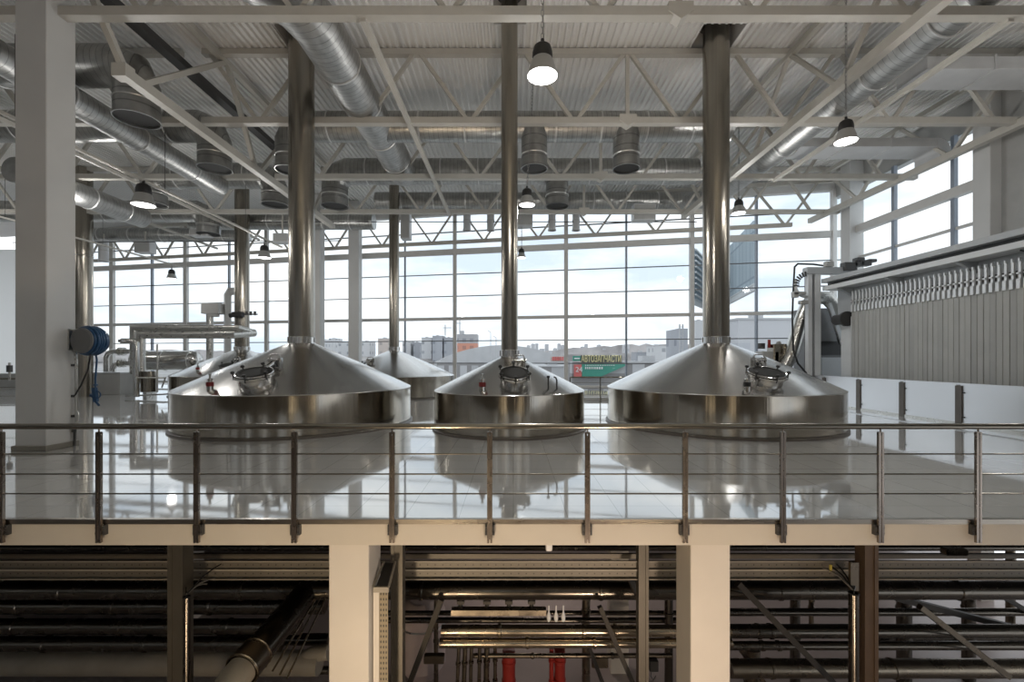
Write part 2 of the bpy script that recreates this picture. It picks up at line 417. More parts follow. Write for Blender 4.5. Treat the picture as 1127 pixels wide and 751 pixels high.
# upper floor
mb = MB()
mb.poly([(-40,4.97,0),(16.4,4.97,0),(16.4,22.3,0),(-40,34,0)], (0,0,-.02))
struct(mb.build('floor', M['tile']))
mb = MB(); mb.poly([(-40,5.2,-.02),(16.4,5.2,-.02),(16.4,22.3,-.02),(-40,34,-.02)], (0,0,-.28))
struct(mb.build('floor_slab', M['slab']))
mb = MB(); mb.box((-40,4.955,-.285),(16.4,5.2,-.05)); struct(mb.build('trim_1', M['fascia']))
mb = MB(); mb.box((-40,4.935,-.05),(16.4,4.985,.003)); struct(mb.build('trim_2', M['edge']))
# lower hall
mb = MB(); mb.box((-40,-14,-5.4),(17,26,-5.2)); struct(mb.build('floor_lower', M['lowfloor']))
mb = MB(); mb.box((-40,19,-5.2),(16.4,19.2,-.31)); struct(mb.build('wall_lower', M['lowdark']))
# roof deck: trapezoid ribs running away from the camera, holes where the flues pass
TANKS = [  # name bits: x, y, radius, flue radius
    dict(x=-5.85, y=12.55, r=2.94, fr=.333, apex=2.18),
    dict(x=-.10, y=11.60, r=1.89, fr=.21, apex=1.80),
    dict(x=5.60, y=12.55, r=2.94, fr=.345, apex=2.18),
    dict(x=-13.5, y=22.6, r=2.94, fr=.33, apex=2.18),
    dict(x=-5.72, y=21.8, r=2.85, fr=.235, apex=2.14)]
HOLES = [(t['x']-t['fr']-.22, t['x']+t['fr']+.22, t['y']-t['fr']-.22, t['y']+t['fr']+.22) for t in TANKS[:3]]
mb = MB(); pitch = .19
def rib_strip(xa, xb, za, zb, y0, y1):
    mb._add([(xa,y0,za),(xb,y0,zb),(xb,y1,zb),(xa,y1,za)], [(0,1,2,3)], False)
x = -40.0
while x < 16.3:
    prof = [(x,0),(x+.06,0),(x+.085,.075),(x+.165,.075),(x+pitch,0)]
    for (xa,za),(xb,zb) in zip(prof, prof[1:]):
        xm = (xa+xb)/2; y1 = min(gy(xm)+.5, 33)
        cuts = [(-15.0, y1)]
        for h in HOLES:
            if h[0] < xm < h[1]: cuts = [(-15.0, h[2]), (h[3], y1)]
        for a, c in cuts: rib_strip(xa, xb, ROOF+za, ROOF+zb, a, c)
    x += pitch
struct(mb.build('ceiling', M['deck']))
for i, h in enumerate(HOLES):
    mb = MB(); t = .04
    mb.box((h[0]-t,h[2]-t,ROOF+.02),(h[0],h[3]+t,ROOF+1.1)); mb.box((h[1],h[2]-t,ROOF+.02),(h[1]+t,h[3]+t,ROOF+1.1))
    mb.box((h[0],h[2]-t,ROOF+.02),(h[1],h[2],ROOF+1.1)); mb.box((h[0],h[3],ROOF+.02),(h[1],h[3]+t,ROOF+1.1))
    mb.box((h[0]-t,h[2]-t,ROOF+1.1),(h[1]+t,h[3]+t,ROOF+1.16))
    struct(mb.build('ceiling_curb_trim', M['wallw']))
# roof edge beam along the glazing
mb = MB()
a = GR + GD*-.3; b = GR + GD*46
mb.bar(Vector((a.x,a.y,10.25)), Vector((b.x,b.y,10.25)), .3, .62); struct(mb.build('trim_3', M['wallw']))

# back glazed wall
win = struct(empty('window_1', GR))
mb = MB(); a = GR + GD*0; b = GR + GD*46
mb._add([(a.x,a.y,-.3),(b.x,b.y,-.3),(b.x,b.y,10.0),(a.x,a.y,10.0)], [(0,1,2,3)], False)
struct(mb.build('glass', M['glass'], win))
for px, w in ((915,.2),(760,.2),(622.6,.2),(501,.2),(295,.2),(206.5,.22),(125.7,.24),(352,.2)):
    p = gpx(px); mb = MB()
    mb.box((p.x-w/2,p.y-.26,-.02),(p.x+w/2,p.y-.04,10.0)); struct(mb.build('mullion', M['mull'], win))
for px in (832,689,560,446,252.7,168,330,90):
    p = gpx(px); mb = MB()
    mb.box((p.x-.04,p.y-.12,-.02),(p.x+.04,p.y+.06,10.0)); struct(mb.build('mullion', M['mullblue'], win))
for z, hh, dd, mm in ((.25,.12,.06,'mull'),(1.5,.05,.05,'mulldark'),(2.76,.05,.05,'mulldark'),(4.02,.17,.14,'mull'),(5.3,.05,.05,'mulldark'),(6.55,.05,.05,'mulldark'),(7.82,.3,.22,'mull'),(8.95,.06,.05,'mulldark')):
    a = GR + GN*.1; b = GR + GD*46 + GN*.1; mb = MB()
    mb.bar(Vector((a.x,a.y,z)), Vector((b.x,b.y,z)), dd, hh); struct(mb.build('transom', M[mm], win))

# right wall: solid below the glazing, columns, glazed bays
mb = MB()
mb.box((15.6,14.8,0),(15.9,20.2,1.4)); mb.box((15.3,-14,0),(15.9,14.3,ROOF)); mb.box((15.6,14.3,9.55),(15.9,22.2,ROOF)); mb.box((15.6,14.2,0),(15.9,14.9,9.6)); mb.box((15.6,20.2,0),(15.9,22.2,1.4))
struct(mb.build('wall_right', M['wallg']))
w2 = struct(empty('window_2', (15.45,17.5,1.4)))
mb = MB(); mb._add([(15.5,14.8,1.4),(15.5,20.2,1.4),(15.5,20.2,9.55),(15.5,14.8,9.55)], [(0,1,2,3)], False); struct(mb.build('glass', M['glass'], w2))
for yy in (18.4,15.9):
    mb = MB(); mb.box((15.36,yy-.07,1.4),(15.5,yy+.07,9.55)); struct(mb.build('mullion', M['mullblue'], w2))
mb = MB(); mb.box((15.22,14.8,7.35),(15.48,20.2,7.68)); struct(mb.build('transom', M['mull'], w2))
mb = MB(); mb.box((15.4,14.8,6.24),(15.5,20.2,6.34)); struct(mb.build('transom', M['mull'], w2))
mb = MB(); mb.box((15.4,14.8,3.8),(15.5,20.2,3.9)); struct(mb.build('transom', M['mull'], w2))
w3 = struct(empty('window_3', (15.45,21.4,1.4)))
mb = MB(); mb._add([(15.5,20.75,1.4),(15.5,22.1,1.4),(15.5,22.1,9.55),(15.5,20.75,9.55)], [(0,1,2,3)], False); struct(mb.build('glass', M['glass'], w3))
for y0, y1 in ((14.24,14.80),(20.2,20.76)):
    mb = MB(); mb.cbox((15.27,(y0+y1)/2,5.29),(.64,y1-y0,10.58),.012); struct(mb.build('column_right', M['column']))
# left column with plinth
mb = MB(); mb.cbox((-9.15,8.9,5.29),(.60,.58,10.58),.012); struct(mb.build('column_left', M['column']))
mb = MB(); mb.cbox((-9.15,8.9,.05),(.68,.66,.10),.008); struct(mb.build('trim_4', M['plinth']))
# inner columns near the glazing
for px, d in ((391,25.6),(349,24.6)):
    p = P(px,0,d); mb = MB(); mb.cbox((p.x,d,5.29),(.58,.58,10.58),.012); struct(mb.build('column_back', M['column']))
# left end wall
mb = MB(); mb.box((-40,26,0.9),(-28.0,26.05,8.0)); struct(mb.build('wall_left', M['wallglow']))
mb = MB(); mb.box((-40,25.97,0),(-28.0,26,.9)); struct(mb.build('baseboard_left', M['wallg']))
# walls behind the camera and far left side; tall windows added for daylight fill
mb = MB()
mb.box((-40,-15.2,-5.4),(16,-15,1.0)); mb.box((-40,-15.2,9.0),(16,-15,ROOF+.1))
for i in range(9): mb.box((-40+i*7.0-2.9,-15.2,1.0),(-40+i*7.0+2.9,-15,9.0))
struct(mb.build('wall_rear', M['walldark']))
wr = struct(empty('added_rear_window', (-12,-15.1,1)))
mb = MB(); mb._add([(-40,-15.1,1),(16,-15.1,1),(16,-15.1,9),(-40,-15.1,9)], [(0,1,2,3)], False); struct(mb.build('glass', M['winrear'], wr))
mb = MB(); mb.box((-40.3,-15,-5.4),(-40,34,ROOF)); struct(mb.build('wall_side', M['wallw']))

# ------------------------------------------------------------------ front railing
rail = thing('railing', (0,4.92,-.23), 'long stainless steel guard railing with three wires along the cream slab edge', 'railing')
mb = MB(); mb.tube([(-20,4.90,1.02),(16,4.90,1.02)], .032, 16); mb.build('handrail', M['rail'], rail)
for z in (.722,.505,.293):
    mb = MB(); mb.tube([(-20,4.90,z),(16,4.90,z)], .0085, 8); mb.build('wire', M['rail'], rail)
pxs = [1.5+107.5*k for k in range(-4,16)]
for px in pxs:
    x = (px-CX)*4.9/F
    if x < -9 or x > 9: continue
    mb = MB()
    mb.box((x-.028,4.885,-.235),(x-.006,4.915,.955)); mb.box((x+.006,4.885,-.235),(x+.028,4.915,.955))
    mb.box((x-.01,4.89,-.2),(x+.01,4.91,.92))
    mb.cyl((x,4.90,.94),(x,4.90,1.0),.009,n=10); mb.cbox((x,4.9,.957),(.05,.026,.008))
    post = mb.build('post', M['railpost'], rail)
    for sg in (-1,1):
        mb = MB(); mb.cbox((x+sg*.04,4.933,-.105),(.024,.046,.11))
        for z in (-.075,-.135): mb.cyl((x+sg*.04,4.90,z),(x+sg*.04,4.956,z),.008,n=8)
        mb.build('bracket', M['darkmetal'], post)

# ------------------------------------------------------------------ brew tanks
def cone_z(t, r):
    """height of the lid at radius r: slightly domed cone"""
    R0, fr = t['r'], t['fr']; u = (R0-r)/(R0-fr)
    z0, z1 = .97, t['apex']
    return z0 + (z1-z0)*(u + .07*u*(1-u))
def make_tank(t, label, mh_az, sensors, tubes=()):
    c = Vector((t['x'], t['y'], 0)); R0 = t['r']
    root = thing('brew_kettle', c, label, 'brewing tank', 'domed brewing tanks in the tiled hall')
    mb = MB(); mb.lathe([(R0-.05,0),(R0+.045,0),(R0+.05,.035),(R0+.015,.055),(R0-.03,.06)], c, 128); mb.build('base_ring', M['panelpost'], root)  # ring coloured dark for the shadow line at the tank foot
    mb = MB(); mb.lathe([(R0-.03,.06),(R0,.07),(R0,.945)], c, 160); mb.build('shell', M['shell'], root)
    prof = [(R0,.945),(R0+.008,.955),(R0,.968)] + [(R0+(t['fr']-R0)*k/14, cone_z(t, R0+(t['fr']-R0)*k/14)) for k in range(1,15)]
    mb = MB(); mb.lathe(prof, c, 160); lid = mb.build('lid', M['lid'], root, 20)
    # flue with collar
    fr = t['fr']; top = ROOF+1.02 if t in TANKS[:3] else ROOF-.05
    mb = MB(); mb.lathe([(fr,t['apex']-.1),(fr,top)], c, 48); fl = mb.build('flue_pipe', M['flue'], root)
    mb = MB(); mb.lathe([(fr+.002,t['apex']-.02),(fr+.02,t['apex']-.01),(fr+.02,t['apex']+.16),(fr+.002,t['apex']+.18)], c, 48)
    for k in range(8):
        a = 2*math.pi*k/8; mb.cyl(c+Vector(((fr+.03)*math.cos(a),(fr+.03)*math.sin(a),t['apex']+.02)), c+Vector(((fr+.03)*math.cos(a),(fr+.03)*math.sin(a),t['apex']+.16)), .012, n=8)
    mb.build('collar', M['steel'], fl)
    if t in TANKS[:3]:
        mb = MB(); mb.lathe([(fr+.002,ROOF+.42),(fr+.13,ROOF+.46),(fr+.13,ROOF+.56),(fr+.002,ROOF+.58)], c, 40); mb.build('flashing', M['darkmetal'], fl)
    # manhole on the sloping lid, facing the gallery
    az = R(mh_az); rm = R0*.81 if R0 > 2 else R0*.72
    mr = .37 if R0 > 2 else .32
    d = Vector((math.sin(az), -math.cos(az), 0)); p = c + d*rm; p.z = cone_z(t, rm)+.02
    ax = (Vector((0,0,1))*.94 + d*(.31 if R0 > 2 else .44)).normalized()
    mb = MB(); mb.lathe([(mr-.02,-.35),(mr-.02,.10),(mr+.03,.105),(mr+.045,.12),(mr+.045,.15),(mr+.02,.165)], p, 40, axis=ax)
    mh = mb.build('manhole', M['steel'], root)
    side = ax.cross(d).normalized(); fw = side.cross(ax).normalized()
    mb = MB(); mb.lathe([(mr+.015,.17),(mr+.01,.20),(mr*.8,.215),(mr*.78,.205),(.001,.205)], p, 40, axis=ax); mb.cur = 0
    cover = mb.build('cover', M['cover'], mh)
    mb = MB(); mb.torus(p+ax*.19, mr+.012, .018, ax, 40, 8)
    mb.build('rim_ring', M['steel'], mh)
    for k in range(6):
        a = 2*math.pi*(k+.5)/6; q = p + (side*math.cos(a)+fw*math.sin(a))*(mr+.04) + ax*.15
        mb = MB(); mb.cyl(q-ax*.06, q+ax*.10, .013, n=8); mb.lathe([(.001,.085),(.04,.09),(.045,.115),(.03,.135),(.001,.14)], q, 12, axis=ax)
        mb.build('clamp_knob', M['black'], mh)
    # hinge bracket above the manhole
    up = -d; rq = rm-mr-.20; q = c + d*rq + Vector((0,0,cone_z(t, rq))); sd = Vector((d.y*-1, d.x, 0)); q = q + Vector((.16,0,0))
    mb = MB()
    for sg in (-1,1): mb.cbox(q+Vector((sg*.13,0,.12)), (.035,.16,.30), .008)
    mb.cbox(q+Vector((0,.05,.14)), (.26,.03,.22), .006); mb.cyl(q+Vector((-.17,-.03,.20)), q+Vector((.17,-.03,.20)), .035, n=12)
    mb.tube([q+Vector((-.13,-.02,.27)), q+Vector((-.10,-.03,.33)), q+Vector((.10,-.03,.33)), q+Vector((.13,-.02,.27))], .014, 8)
    mb.bar(q+Vector((-.05,-.03,.20)), p+ax*.22+up*mr*.5, .05, .03); mb.bar(q+Vector((.05,-.03,.20)), p+ax*.22+up*mr*.5+Vector((.1,0,0)), .05, .03)
    mb.build('hinge_bracket', M['steel'], root)
    for (dx, rr, kind) in sensors:
        yy = -math.sqrt(max(.01, rr*rr-dx*dx)); q = c+Vector((dx,yy,cone_z(t, rr)-.03))
        mb = MB(); mb.lathe([(.07,-.05),(.07,.11),(.05,.12),(.05,.25),(.06,.255),(.06,.28),(.025,.29),(.02,.36),(.035,.365),(.035,.39),(.001,.395)], q, 16)
        s = mb.build('level_sensor', M['steel'], root)
        mb = MB(); mb.lathe([(.066,.115),(.078,.117),(.078,.205),(.066,.21)], q, 16); mb.build('coloured_band', M[kind], s)
    for (dx, rr, bent) in tubes:
        yy = -math.sqrt(max(.01, rr*rr-dx*dx)); q = c+Vector((dx,yy,cone_z(t, rr)-.03))
        pts = [q, q+Vector((0,0,.24))] + ([q+Vector((-.02,0,.29)), q+Vector((-.07,0,.31))] if bent else [q+Vector((0,0,.30))])
        mb = MB(); mb.tube(pts, .018, 10); 
        if not bent: mb.cyl(q+Vector((0,0,.28)), q+Vector((0,0,.33)), .035, n=12)
        mb.build('sample_tube', M['darkmetal'], root)
    return root
make_tank(TANKS[0], 'big domed steel brew tank beside the white column with the blue hose reel, manhole facing', 2, [(-.77,2.75,'red')])
make_tank(TANKS[1], 'smallest domed steel brew tank, standing between the two big ones by the railing', 5, [(-.58,1.73,'red')], [(.88,1.70,False),(1.08,1.72,True)])
make_tank(TANKS[2], 'big domed steel brew tank standing beside the white barrier panels and filter press', 1, [(-.53,2.75,'black')])
make_tank(TANKS[3], 'domed steel brew tank behind the hose-side tank, joined to the twin pipe run', 20, [(-.5,2.5,'red')])
make_tank(TANKS[4], 'domed steel brew tank by the window wall, seen between two front tanks', -28, [])

# ------------------------------------------------------------------ roof trusses
def make_truss(y, x0, x1, zb, zt, xb, label, name='roof_truss', zt0=None):
    """flat Warren truss across the hall; bottom nodes at xb + 3k, top nodes half way"""
    root = thing(name, ((x0+x1)/2, y, zb), label, 'roof truss', 'roof trusses across the hall')
    mb = MB(); mb.box((x0,y-.10,zb-.10),(x1,y+.10,zb+.08)); mb.build('bottom_chord', M['truss'], root)
    mb = MB(); mb.box((x0,y-.09,zt-.06),(x1,y+.09,zt+.10)); mb.build('top_chord', M['truss'], root)
    xs = []; x = xb
    while x-3 > x0: x -= 3
    while x < x1:
        if x > x0: xs.append(x)
        x += 3
    for x in xs:
        for sx in (-1, 1):
            xt = x+sx*1.5
            if not (x0-.2 < xt < x1+.2): continue
            mb = MB(); mb.bar((x+sx*.1,y,zb+.08),(xt-sx*.12,y,zt-.04),.10,.10,(0,1,0)); mb.build('diagonal', M['truss'], root)
    return root, xs
ND = {0: 'roof truss overhead just in front of the lamp chain, cut by the top edge', 1: 'roof truss passing just behind the three big flue pipes',
      2: 'third roof truss from the railing, crossing below the open duct outlets', 3: 'fourth roof truss from the railing, just short of the window-wall truss'}
for k, y in enumerate((8.92,12.97,16.93,20.93)):
    x1 = 15.0
    root, xs = make_truss(y, -8.85, x1, 8.53, 10.46, 1.75, ND[k])
    xr = 3.25
    mb = MB(); mb.box((xr-.05,y-.05,8.6),(xr+.05,y+.05,10.4)); mb.build('ridge_post', M['truss'], root)
    mb = MB(); mb.poly([(xr-.24,y-.13,8.68),(xr+.24,y-.13,8.68),(xr+.24,y-.13,8.5),(xr,y-.13,8.34),(xr-.24,y-.13,8.5)], (0,.26,0)); mb.build('gusset_plate', M['truss'], root)
    make_truss(y, -32, -9.45, 8.53, 10.46, -10.75, ND[k].replace('roof truss', 'roof truss of the side bay beyond the hose-reel column,', 1).replace(',,', ',')[:200] if False else
        ['roof truss of the side bay beyond the hose-reel column, level with that column', 'second roof truss of the side bay past the hose-reel column', 'third roof truss of the side bay past the hose-reel column', 'fourth roof truss of the side bay, over the twin pipe run'][k])
# skewed truss in front of the glazing
root = thing('window_truss', GR+GN*.75+Vector((0,0,8.05)), 'white truss running along the glazed back wall above its thick rail', 'roof truss')
o = GR+GN*.75
def gp(s, z): q = o+GD*s; return Vector((q.x,q.y,z))
mb = MB(); mb.bar(gp(2.6,8.2),gp(45,8.2),.16,.18); mb.build('bottom_chord', M['truss'], root)
mb = MB(); mb.bar(gp(0,10.2),gp(45,10.2),.16,.18); mb.build('top_chord', M['truss'], root)
s0 = 2.9
for i in range(15):
    for sg in (-1,1):
        if s0+3*i+1.5*sg < 0: continue
        mb = MB(); mb.bar(gp(s0+3*i+.06*sg,8.26),gp(s0+3*i+1.42*sg,10.14),.09,.09,(0,1,0)); mb.build('diagonal', M['truss'], root)
# longitudinal trusses
def make_long(x, y0, y1, zb, zt, label, diag=True, w=.2, ystep=4.0, ya=8.92):
    root = thing('longitudinal_truss', (x,(y0+y1)/2,zb), label, 'roof truss', 'trusses running away along the hall')
    mb = MB(); mb.box((x-w/2,y0,zb-.11),(x+w/2,y1,zb+.11)); mb.build('bottom_chord', M['truss'], root)
    mb = MB(); mb.box((x-.08,y0-1.0,zt-.08),(x+.08,y1,zt+.08)); mb.build('top_chord', M['truss'], root)
    y = ya
    while y < y1+.1:
        for sg in (-1,1):
            if y+sg*2 < y0-1.2 or y+sg*2 > y1+.3: continue
            mb = MB(); mb.bar((x,y+sg*.1,zt-.05),(x,y+sg*1.9,zb+.06),.1,.1); mb.build('diagonal', M['truss'], root)
        y += ystep
    return root
lt = make_long(-8.35, 9.7, 21.0, 7.88, 10.36, 'dropped lengthwise truss passing in front of the three open outlets beside the hose-reel column', ya=99)
for (y0,z0,y1,z1) in ((9.75,7.95,8.0,10.36),(10.25,7.95,13.1,10.3),(13.3,10.3,14.7,7.95),(15.0,7.95,17.1,10.3),(17.3,10.3,18.8,7.95),(19.0,7.95,20.9,10.3)):
    mb = MB(); mb.bar((-8.35,y0,z0),(-8.35,y1,z1),.12,.12); mb.build('diagonal', M['truss'], lt)
mb = MB(); mb.box((-8.5,9.6,7.74),(-8.2,9.85,8.02)); mb.build('end_plate', M['truss'], lt)
make_long(7.85, 4.0, 21.0, 8.33, 10.36, 'lengthwise truss beside the long ribbed duct, over the tank by the barrier')
make_long(14.35, 5.0, 22.0, 8.42, 10.3, 'lengthwise truss close to the side-wall windows above the filter press')
# slim lengthwise braces
for (x, z, y0, y1, w, lab) in ((-2.95,8.62,8.9,20.9,.12,'slim white brace tube running between the hose-side and small tank flues'),
                        (9.75,8.62,8.9,17.0,.11,'slim white brace tube under the long ribbed duct'),
                        (-14.0,8.5,9,25,.1,'slim white brace tube in the side bay over the twin pipe run'),
                        (-17.6,8.5,9,27,.1,'slim white brace tube deep in the side bay by the blank white wall')):
    mb = MB(); mb.bar((x,y0,z-.2),(x,y1,z-.2),w,w); single(mb, 'brace_tube', M['truss'], lab, 'brace', 'slim roof braces')
# dark cable tray high on the left, thin sprinkler line
mb = MB(); mb.box((-8.95,9.3,9.5),(-8.72,17,9.62)); mb.box((-8.97,9.3,9.5),(-8.95,17,9.68)); mb.box((-8.72,9.3,9.5),(-8.70,17,9.68)); single(mb, 'cable_tray', M['darkmetal'], 'black cable tray under the roof deck beside the hose-reel column', 'cable tray')
for (za, lab) in ((8.62,'thin dark cable strung level across the window wall'),(8.0,'thin dark cable strung level over the twin pipe run')):
    mb = MB()
    if za > 8.3: mb.tube([(-20,22.8,8.62),(9.2,22.8,8.62)], .022, 8)
    else: mb.tube([(-28,25.4,8.25),(-9.5,25.0,8.25)], .022, 8)
    single(mb, 'cable', M['black'], lab, 'cable')

# ------------------------------------------------------------------ ducts
def bands(root, a, b, r, n, off=.0):
    a, b = Vector(a), Vector(b); d = (b-a).normalized()
    for i in range(n):
        p = a+(b-a)*((i+.5)/n+off)
        mb = MB(); mb.tube([p-d*.028,p-d*.018,p+d*.018,p+d*.028], [r+.002,r+.02,r+.02,r+.002], 32, False)
        mb.build('joint_band', M['bandm'], root)
def nozzle(root, x, y, ztop, zbot, r, tilt=0):
    mb = MB(); mb.lathe([(r,ztop),(r,zbot+.05),(r+.018,zbot+.045),(r+.018,zbot),(r-.01,zbot),(r-.012,ztop-.05)], (x,y,0), 36)
    n = mb.build('outlet', M['ductz'], root)
    mb = MB(); mb.lathe([(r-.015,zbot+.06),(.001,zbot+.06)], (x,y,0), 36); mb.build('outlet_shade_disc', M['ductshade'], n)  # near-black disc stands for the shade inside the open outlet
    mb = MB(); mb.torus((x,y,zbot+.42), r+.006, .016, (0,0,1), 36, 6); mb.build('collar_band', M['bandm'], n)
def duct_x(name, x0, x1, y, z, r, label, nozzles=(), ends=(), nb=6, dy=0, zbot=7.75, rn=.42):
    root = thing(name, ((x0+x1)/2,y,z-r), label, 'air duct', 'round steel ducts crossing under the roof')
    path = [Vector((x0,y,z)), Vector((x1,y,z))]
    mb = MB()
    if 'L' in ends:   # elbow turned down at the low-x end, three mitred gores
        e = Vector((x0,y,z)); mb.tube([(x1,y,z),(x0+r*1.1,y,z),(x0+r*.33,y,z-r*.33),(x0,y,z-r*1.1),(x0,y,z-r*1.35)] if 'R' not in ends else [(x1,y,z-r*1.35),(x1,y,z-r*1.1),(x1-r*.33,y,z-r*.33),(x1-r*1.1,y,z),(x0+r*1.1,y,z),(x0+r*.33,y,z-r*.33),(x0,y,z-r*1.1),(x0,y,z-r*1.35)], r, 36)
    elif 'R' in ends:
        mb.tube([(x0,y,z),(x1-r*1.1,y,z),(x1-r*.33,y,z-r*.33),(x1,y,z-r*1.1),(x1,y,z-r*1.35)], r, 36)
    else: mb.tube(path, r, 36)
    mb.build('duct_run', M['ductx'], root)
    bands(root, (x0+r*1.2,y,z), (x1-r*1.2,y,z), r, nb)
    for nx in nozzles: nozzle(root, nx, y+dy, z-r*.3 if dy == 0 else z, zbot, rn)
    if 'L' in ends: nozzle(root, x0, y, z-r*1.3, zbot, r)
    if 'R' in ends: nozzle(root, x1, y, z-r*1.3, zbot, r)
    return root
duct_x('supply_duct', -7.1, 6.9, 14.5, 9.15, .46, 'round steel duct with three outlets, passing right behind the big flue pipes', (.66,3.57), ('L',), 9, -.12, 7.75, .41)
duct_x('supply_duct', -7.15, 7.3, 18.2, 9.25, .5, 'round steel duct with two outlets, second one behind the flue pipes', (1.75,), ('L',), 9, 0, 7.85, .45)
duct_x('supply_duct', -6.8, 8.4, 22.55, 9.58, .42, 'round steel duct closest to the middle of the window wall', (), (), 9)
duct_x('supply_duct', -22, -9.4, 11.35, 9.06, .48, 'round steel duct at the white column ending in a downturned elbow, topmost of three', (), ('R',), 6, 0, 7.72)
duct_x('supply_duct', -20, -9.4, 14.3, 9.06, .47, 'round steel duct ending in a downturned elbow, middle of three beside the column', (), ('R',), 6, 0, 7.72)
duct_x('supply_duct', -14.2, -9.4, 17.9, 8.95, .48, 'round steel duct with two downturned ends above the hose-side tank row', (), ('L','R'), 4, 0, 7.8)
duct_x('supply_duct', -16.6, -7.2, 23.5, 8.85, .42, 'round steel duct crossing in front of the flue of the tank by twin pipes', (), (), 6)
duct_x('supply_duct', -25.5, -15.5, 26.6, 9.0, .40, 'round steel duct low over the twin pipe run by the windows', (), (), 5)
duct_x('supply_duct', -30, -14.7, 21.9, 8.85, .5, 'round steel duct with an open outlet seen past the column over the pipework', (), ('R',), 5, 0, 7.75)
# lengthwise ducts
def duct_path(pts, r, label, nb, seg, mat='ducty'):
    root = thing('main_duct', Vector(pts[0])-Vector((0,0,r)), label, 'air duct', 'large round ducts running along the hall')
    mb = MB(); mb.tube(pts, r, 36); mb.build('duct_run', M[mat], root)
    bands(root, seg[0], seg[1], r, nb)
    return root
duct_path([(-4.35,18.0,9.12),(-4.35,10.0,9.12),(-4.55,9.5,9.2),(-5.2,9.15,9.5),(-5.9,9.0,9.75)], .54, 'large ribbed steel duct bending over the hose-side flue', 4, ((-4.35,10.4,9.12),(-4.35,17.6,9.12)))
duct_path([(9.25,2.5,9.05),(9.25,20.9,9.15),(9.1,21.6,9.3),(8.6,22.35,9.5),(8.42,22.55,9.58)], .43, 'long ribbed steel duct running away over the tank by the barrier', 7, ((9.25,3,9.05),(9.25,16.4,9.05)))
duct_path([(-11.0,3,8.2),(-11.0,17.0,8.2)], .34, 'ribbed steel duct running away behind the hose-reel column', 6, ((-11.0,3.5,8.2),(-11.0,16.6,8.2)))
duct_path([(-16.5,15.0,8.0),(-16.5,20.2,8.0)], .42, 'ribbed steel duct slanting past the far side of the hose-reel column', 3, ((-16.5,15.3,8.0),(-16.5,20.0,8.0)))
# rectangular ducts at the right
def rect_duct(x0, x1, y0, y1, z0, z1, label, elbow=False):
    root = thing('flat_duct', ((x0+x1)/2,(y0+y1)/2,z0), label, 'air duct', 'flat rectangular ducts by the side wall')
    mb = MB(); mb.cbox(((x0+x1)/2,(y0+y1)/2,(z0+z1)/2),(x1-x0,y1-y0,z1-z0),.01); mb.build('duct_run', M['rectduct'], root)
    n = max(2,int((x1-x0)/1.3))
    for i in range(1,n): 
        xx = x0+(x1-x0)*i/n; mb = MB()
        mb.box((xx-.02,y0-.03,z0-.03),(xx+.02,y0,z1+.03)); mb.box((xx-.02,y0,z0-.03),(xx+.02,y1,z0)); mb.build('flange_joint', M['rectduct'], root)
    if elbow:
        mb = MB(); r = z1-z0
        prof = []
        for k in range(7):
            a = R(90-15*k); prof.append((x1+(r+.15)*math.cos(a), y0, z1-(r+.15)+(r+.15)*math.sin(a)))
        inner = []
        for k in range(7):
            a = R(15*k); inner.append((x1+.15*math.cos(a)*.6, y0, z1-(r+.15)+.15*math.sin(a)))
        mb.poly(prof+[(x1+r+.15,y0,z0-.45),(x1+.09,y0,z0-.45)]+inner, (0,y1-y0,0)); mb.build('elbow', M['rectduct'], root)
rect_duct(9.7, 14.3, 15.3, 16.3, 8.9, 9.2, 'flat grey rectangular duct with a downturned end near the side-wall windows', True)
rect_duct(10.2, 15.25, 11.2, 12.1, 8.9, 9.22, 'flat grey rectangular duct nearer the railing, running into the side wall')
# small hanging vents near the glazing
def small_vent(px, y0, y1, w, d, rect, label):
    t = P(px,y0,d); b = P(px,y1,d); wv = w*d/F
    mb = MB()
    if rect: mb.cbox(((t.x+b.x)/2,d,(t.z+b.z)/2),(wv,.5,t.z-b.z),.015)
    else: mb.lathe([(wv/2,t.z-b.z),(wv/2,.06),(wv/2+.03,.05),(wv/2+.03,0),(wv/2-.02,0)], (b.x,d,b.z), 24)
    root = thing('ceiling_vent', (b.x,d,b.z), label, 'air vent', 'small vents hanging before the window wall')
    mb.build('casing', M['rectduct'], root)
    mb = MB()
    if rect: mb.box((b.x-wv/2+.04,d-.265,b.z+.05),(b.x+wv/2-.04,d-.25,t.z-.05))
    else: mb.torus((b.x,d,(t.z+b.z)/2), wv/2+.005, .015, (0,0,1), 24, 6)
    mb.build('grille' if rect else 'band', M['greybox'], root)
    mb = MB(); mb.box((b.x-.03,d-.03,t.z-.01),(b.x+.03,d+.03,8.9)); mb.build('hanger', M['truss'], root)
small_vent(447,226,264,10,22.9,True,'tall narrow box vent hanging beside the flue of the window-side tank')
small_vent(708,226,244,24,21.6,True,'wide shallow box vent hanging before the window wall near the barrier-side tank flue')
small_vent(577,232,250,18,22.6,True,'box vent hanging just behind the small tank flue')
small_vent(160,266,279,17,25.5,True,'box vent hanging above the twin pipe run')
small_vent(222,253,261,20,22.3,True,'shallow box vent hanging above the tall square ventilator head')
small_vent(311,258,268,16,22.6,True,'box vent hanging behind the hose-side tank flue')
for px, lab in ((514,'small round vent farthest from the small tank flue on its window-tank side'),(540,'small round vent next to the small tank flue on its window-tank side'),(607.5,'small round vent hanging next to the box vent behind the small flue'),(634,'small round vent hanging closest to the ridge of the window truss')):
    small_vent(px,232,254,8,22.9,False,lab)
small_vent(114,264,288,9,26,False,'small round vent hanging at the edge of the hose-reel column')

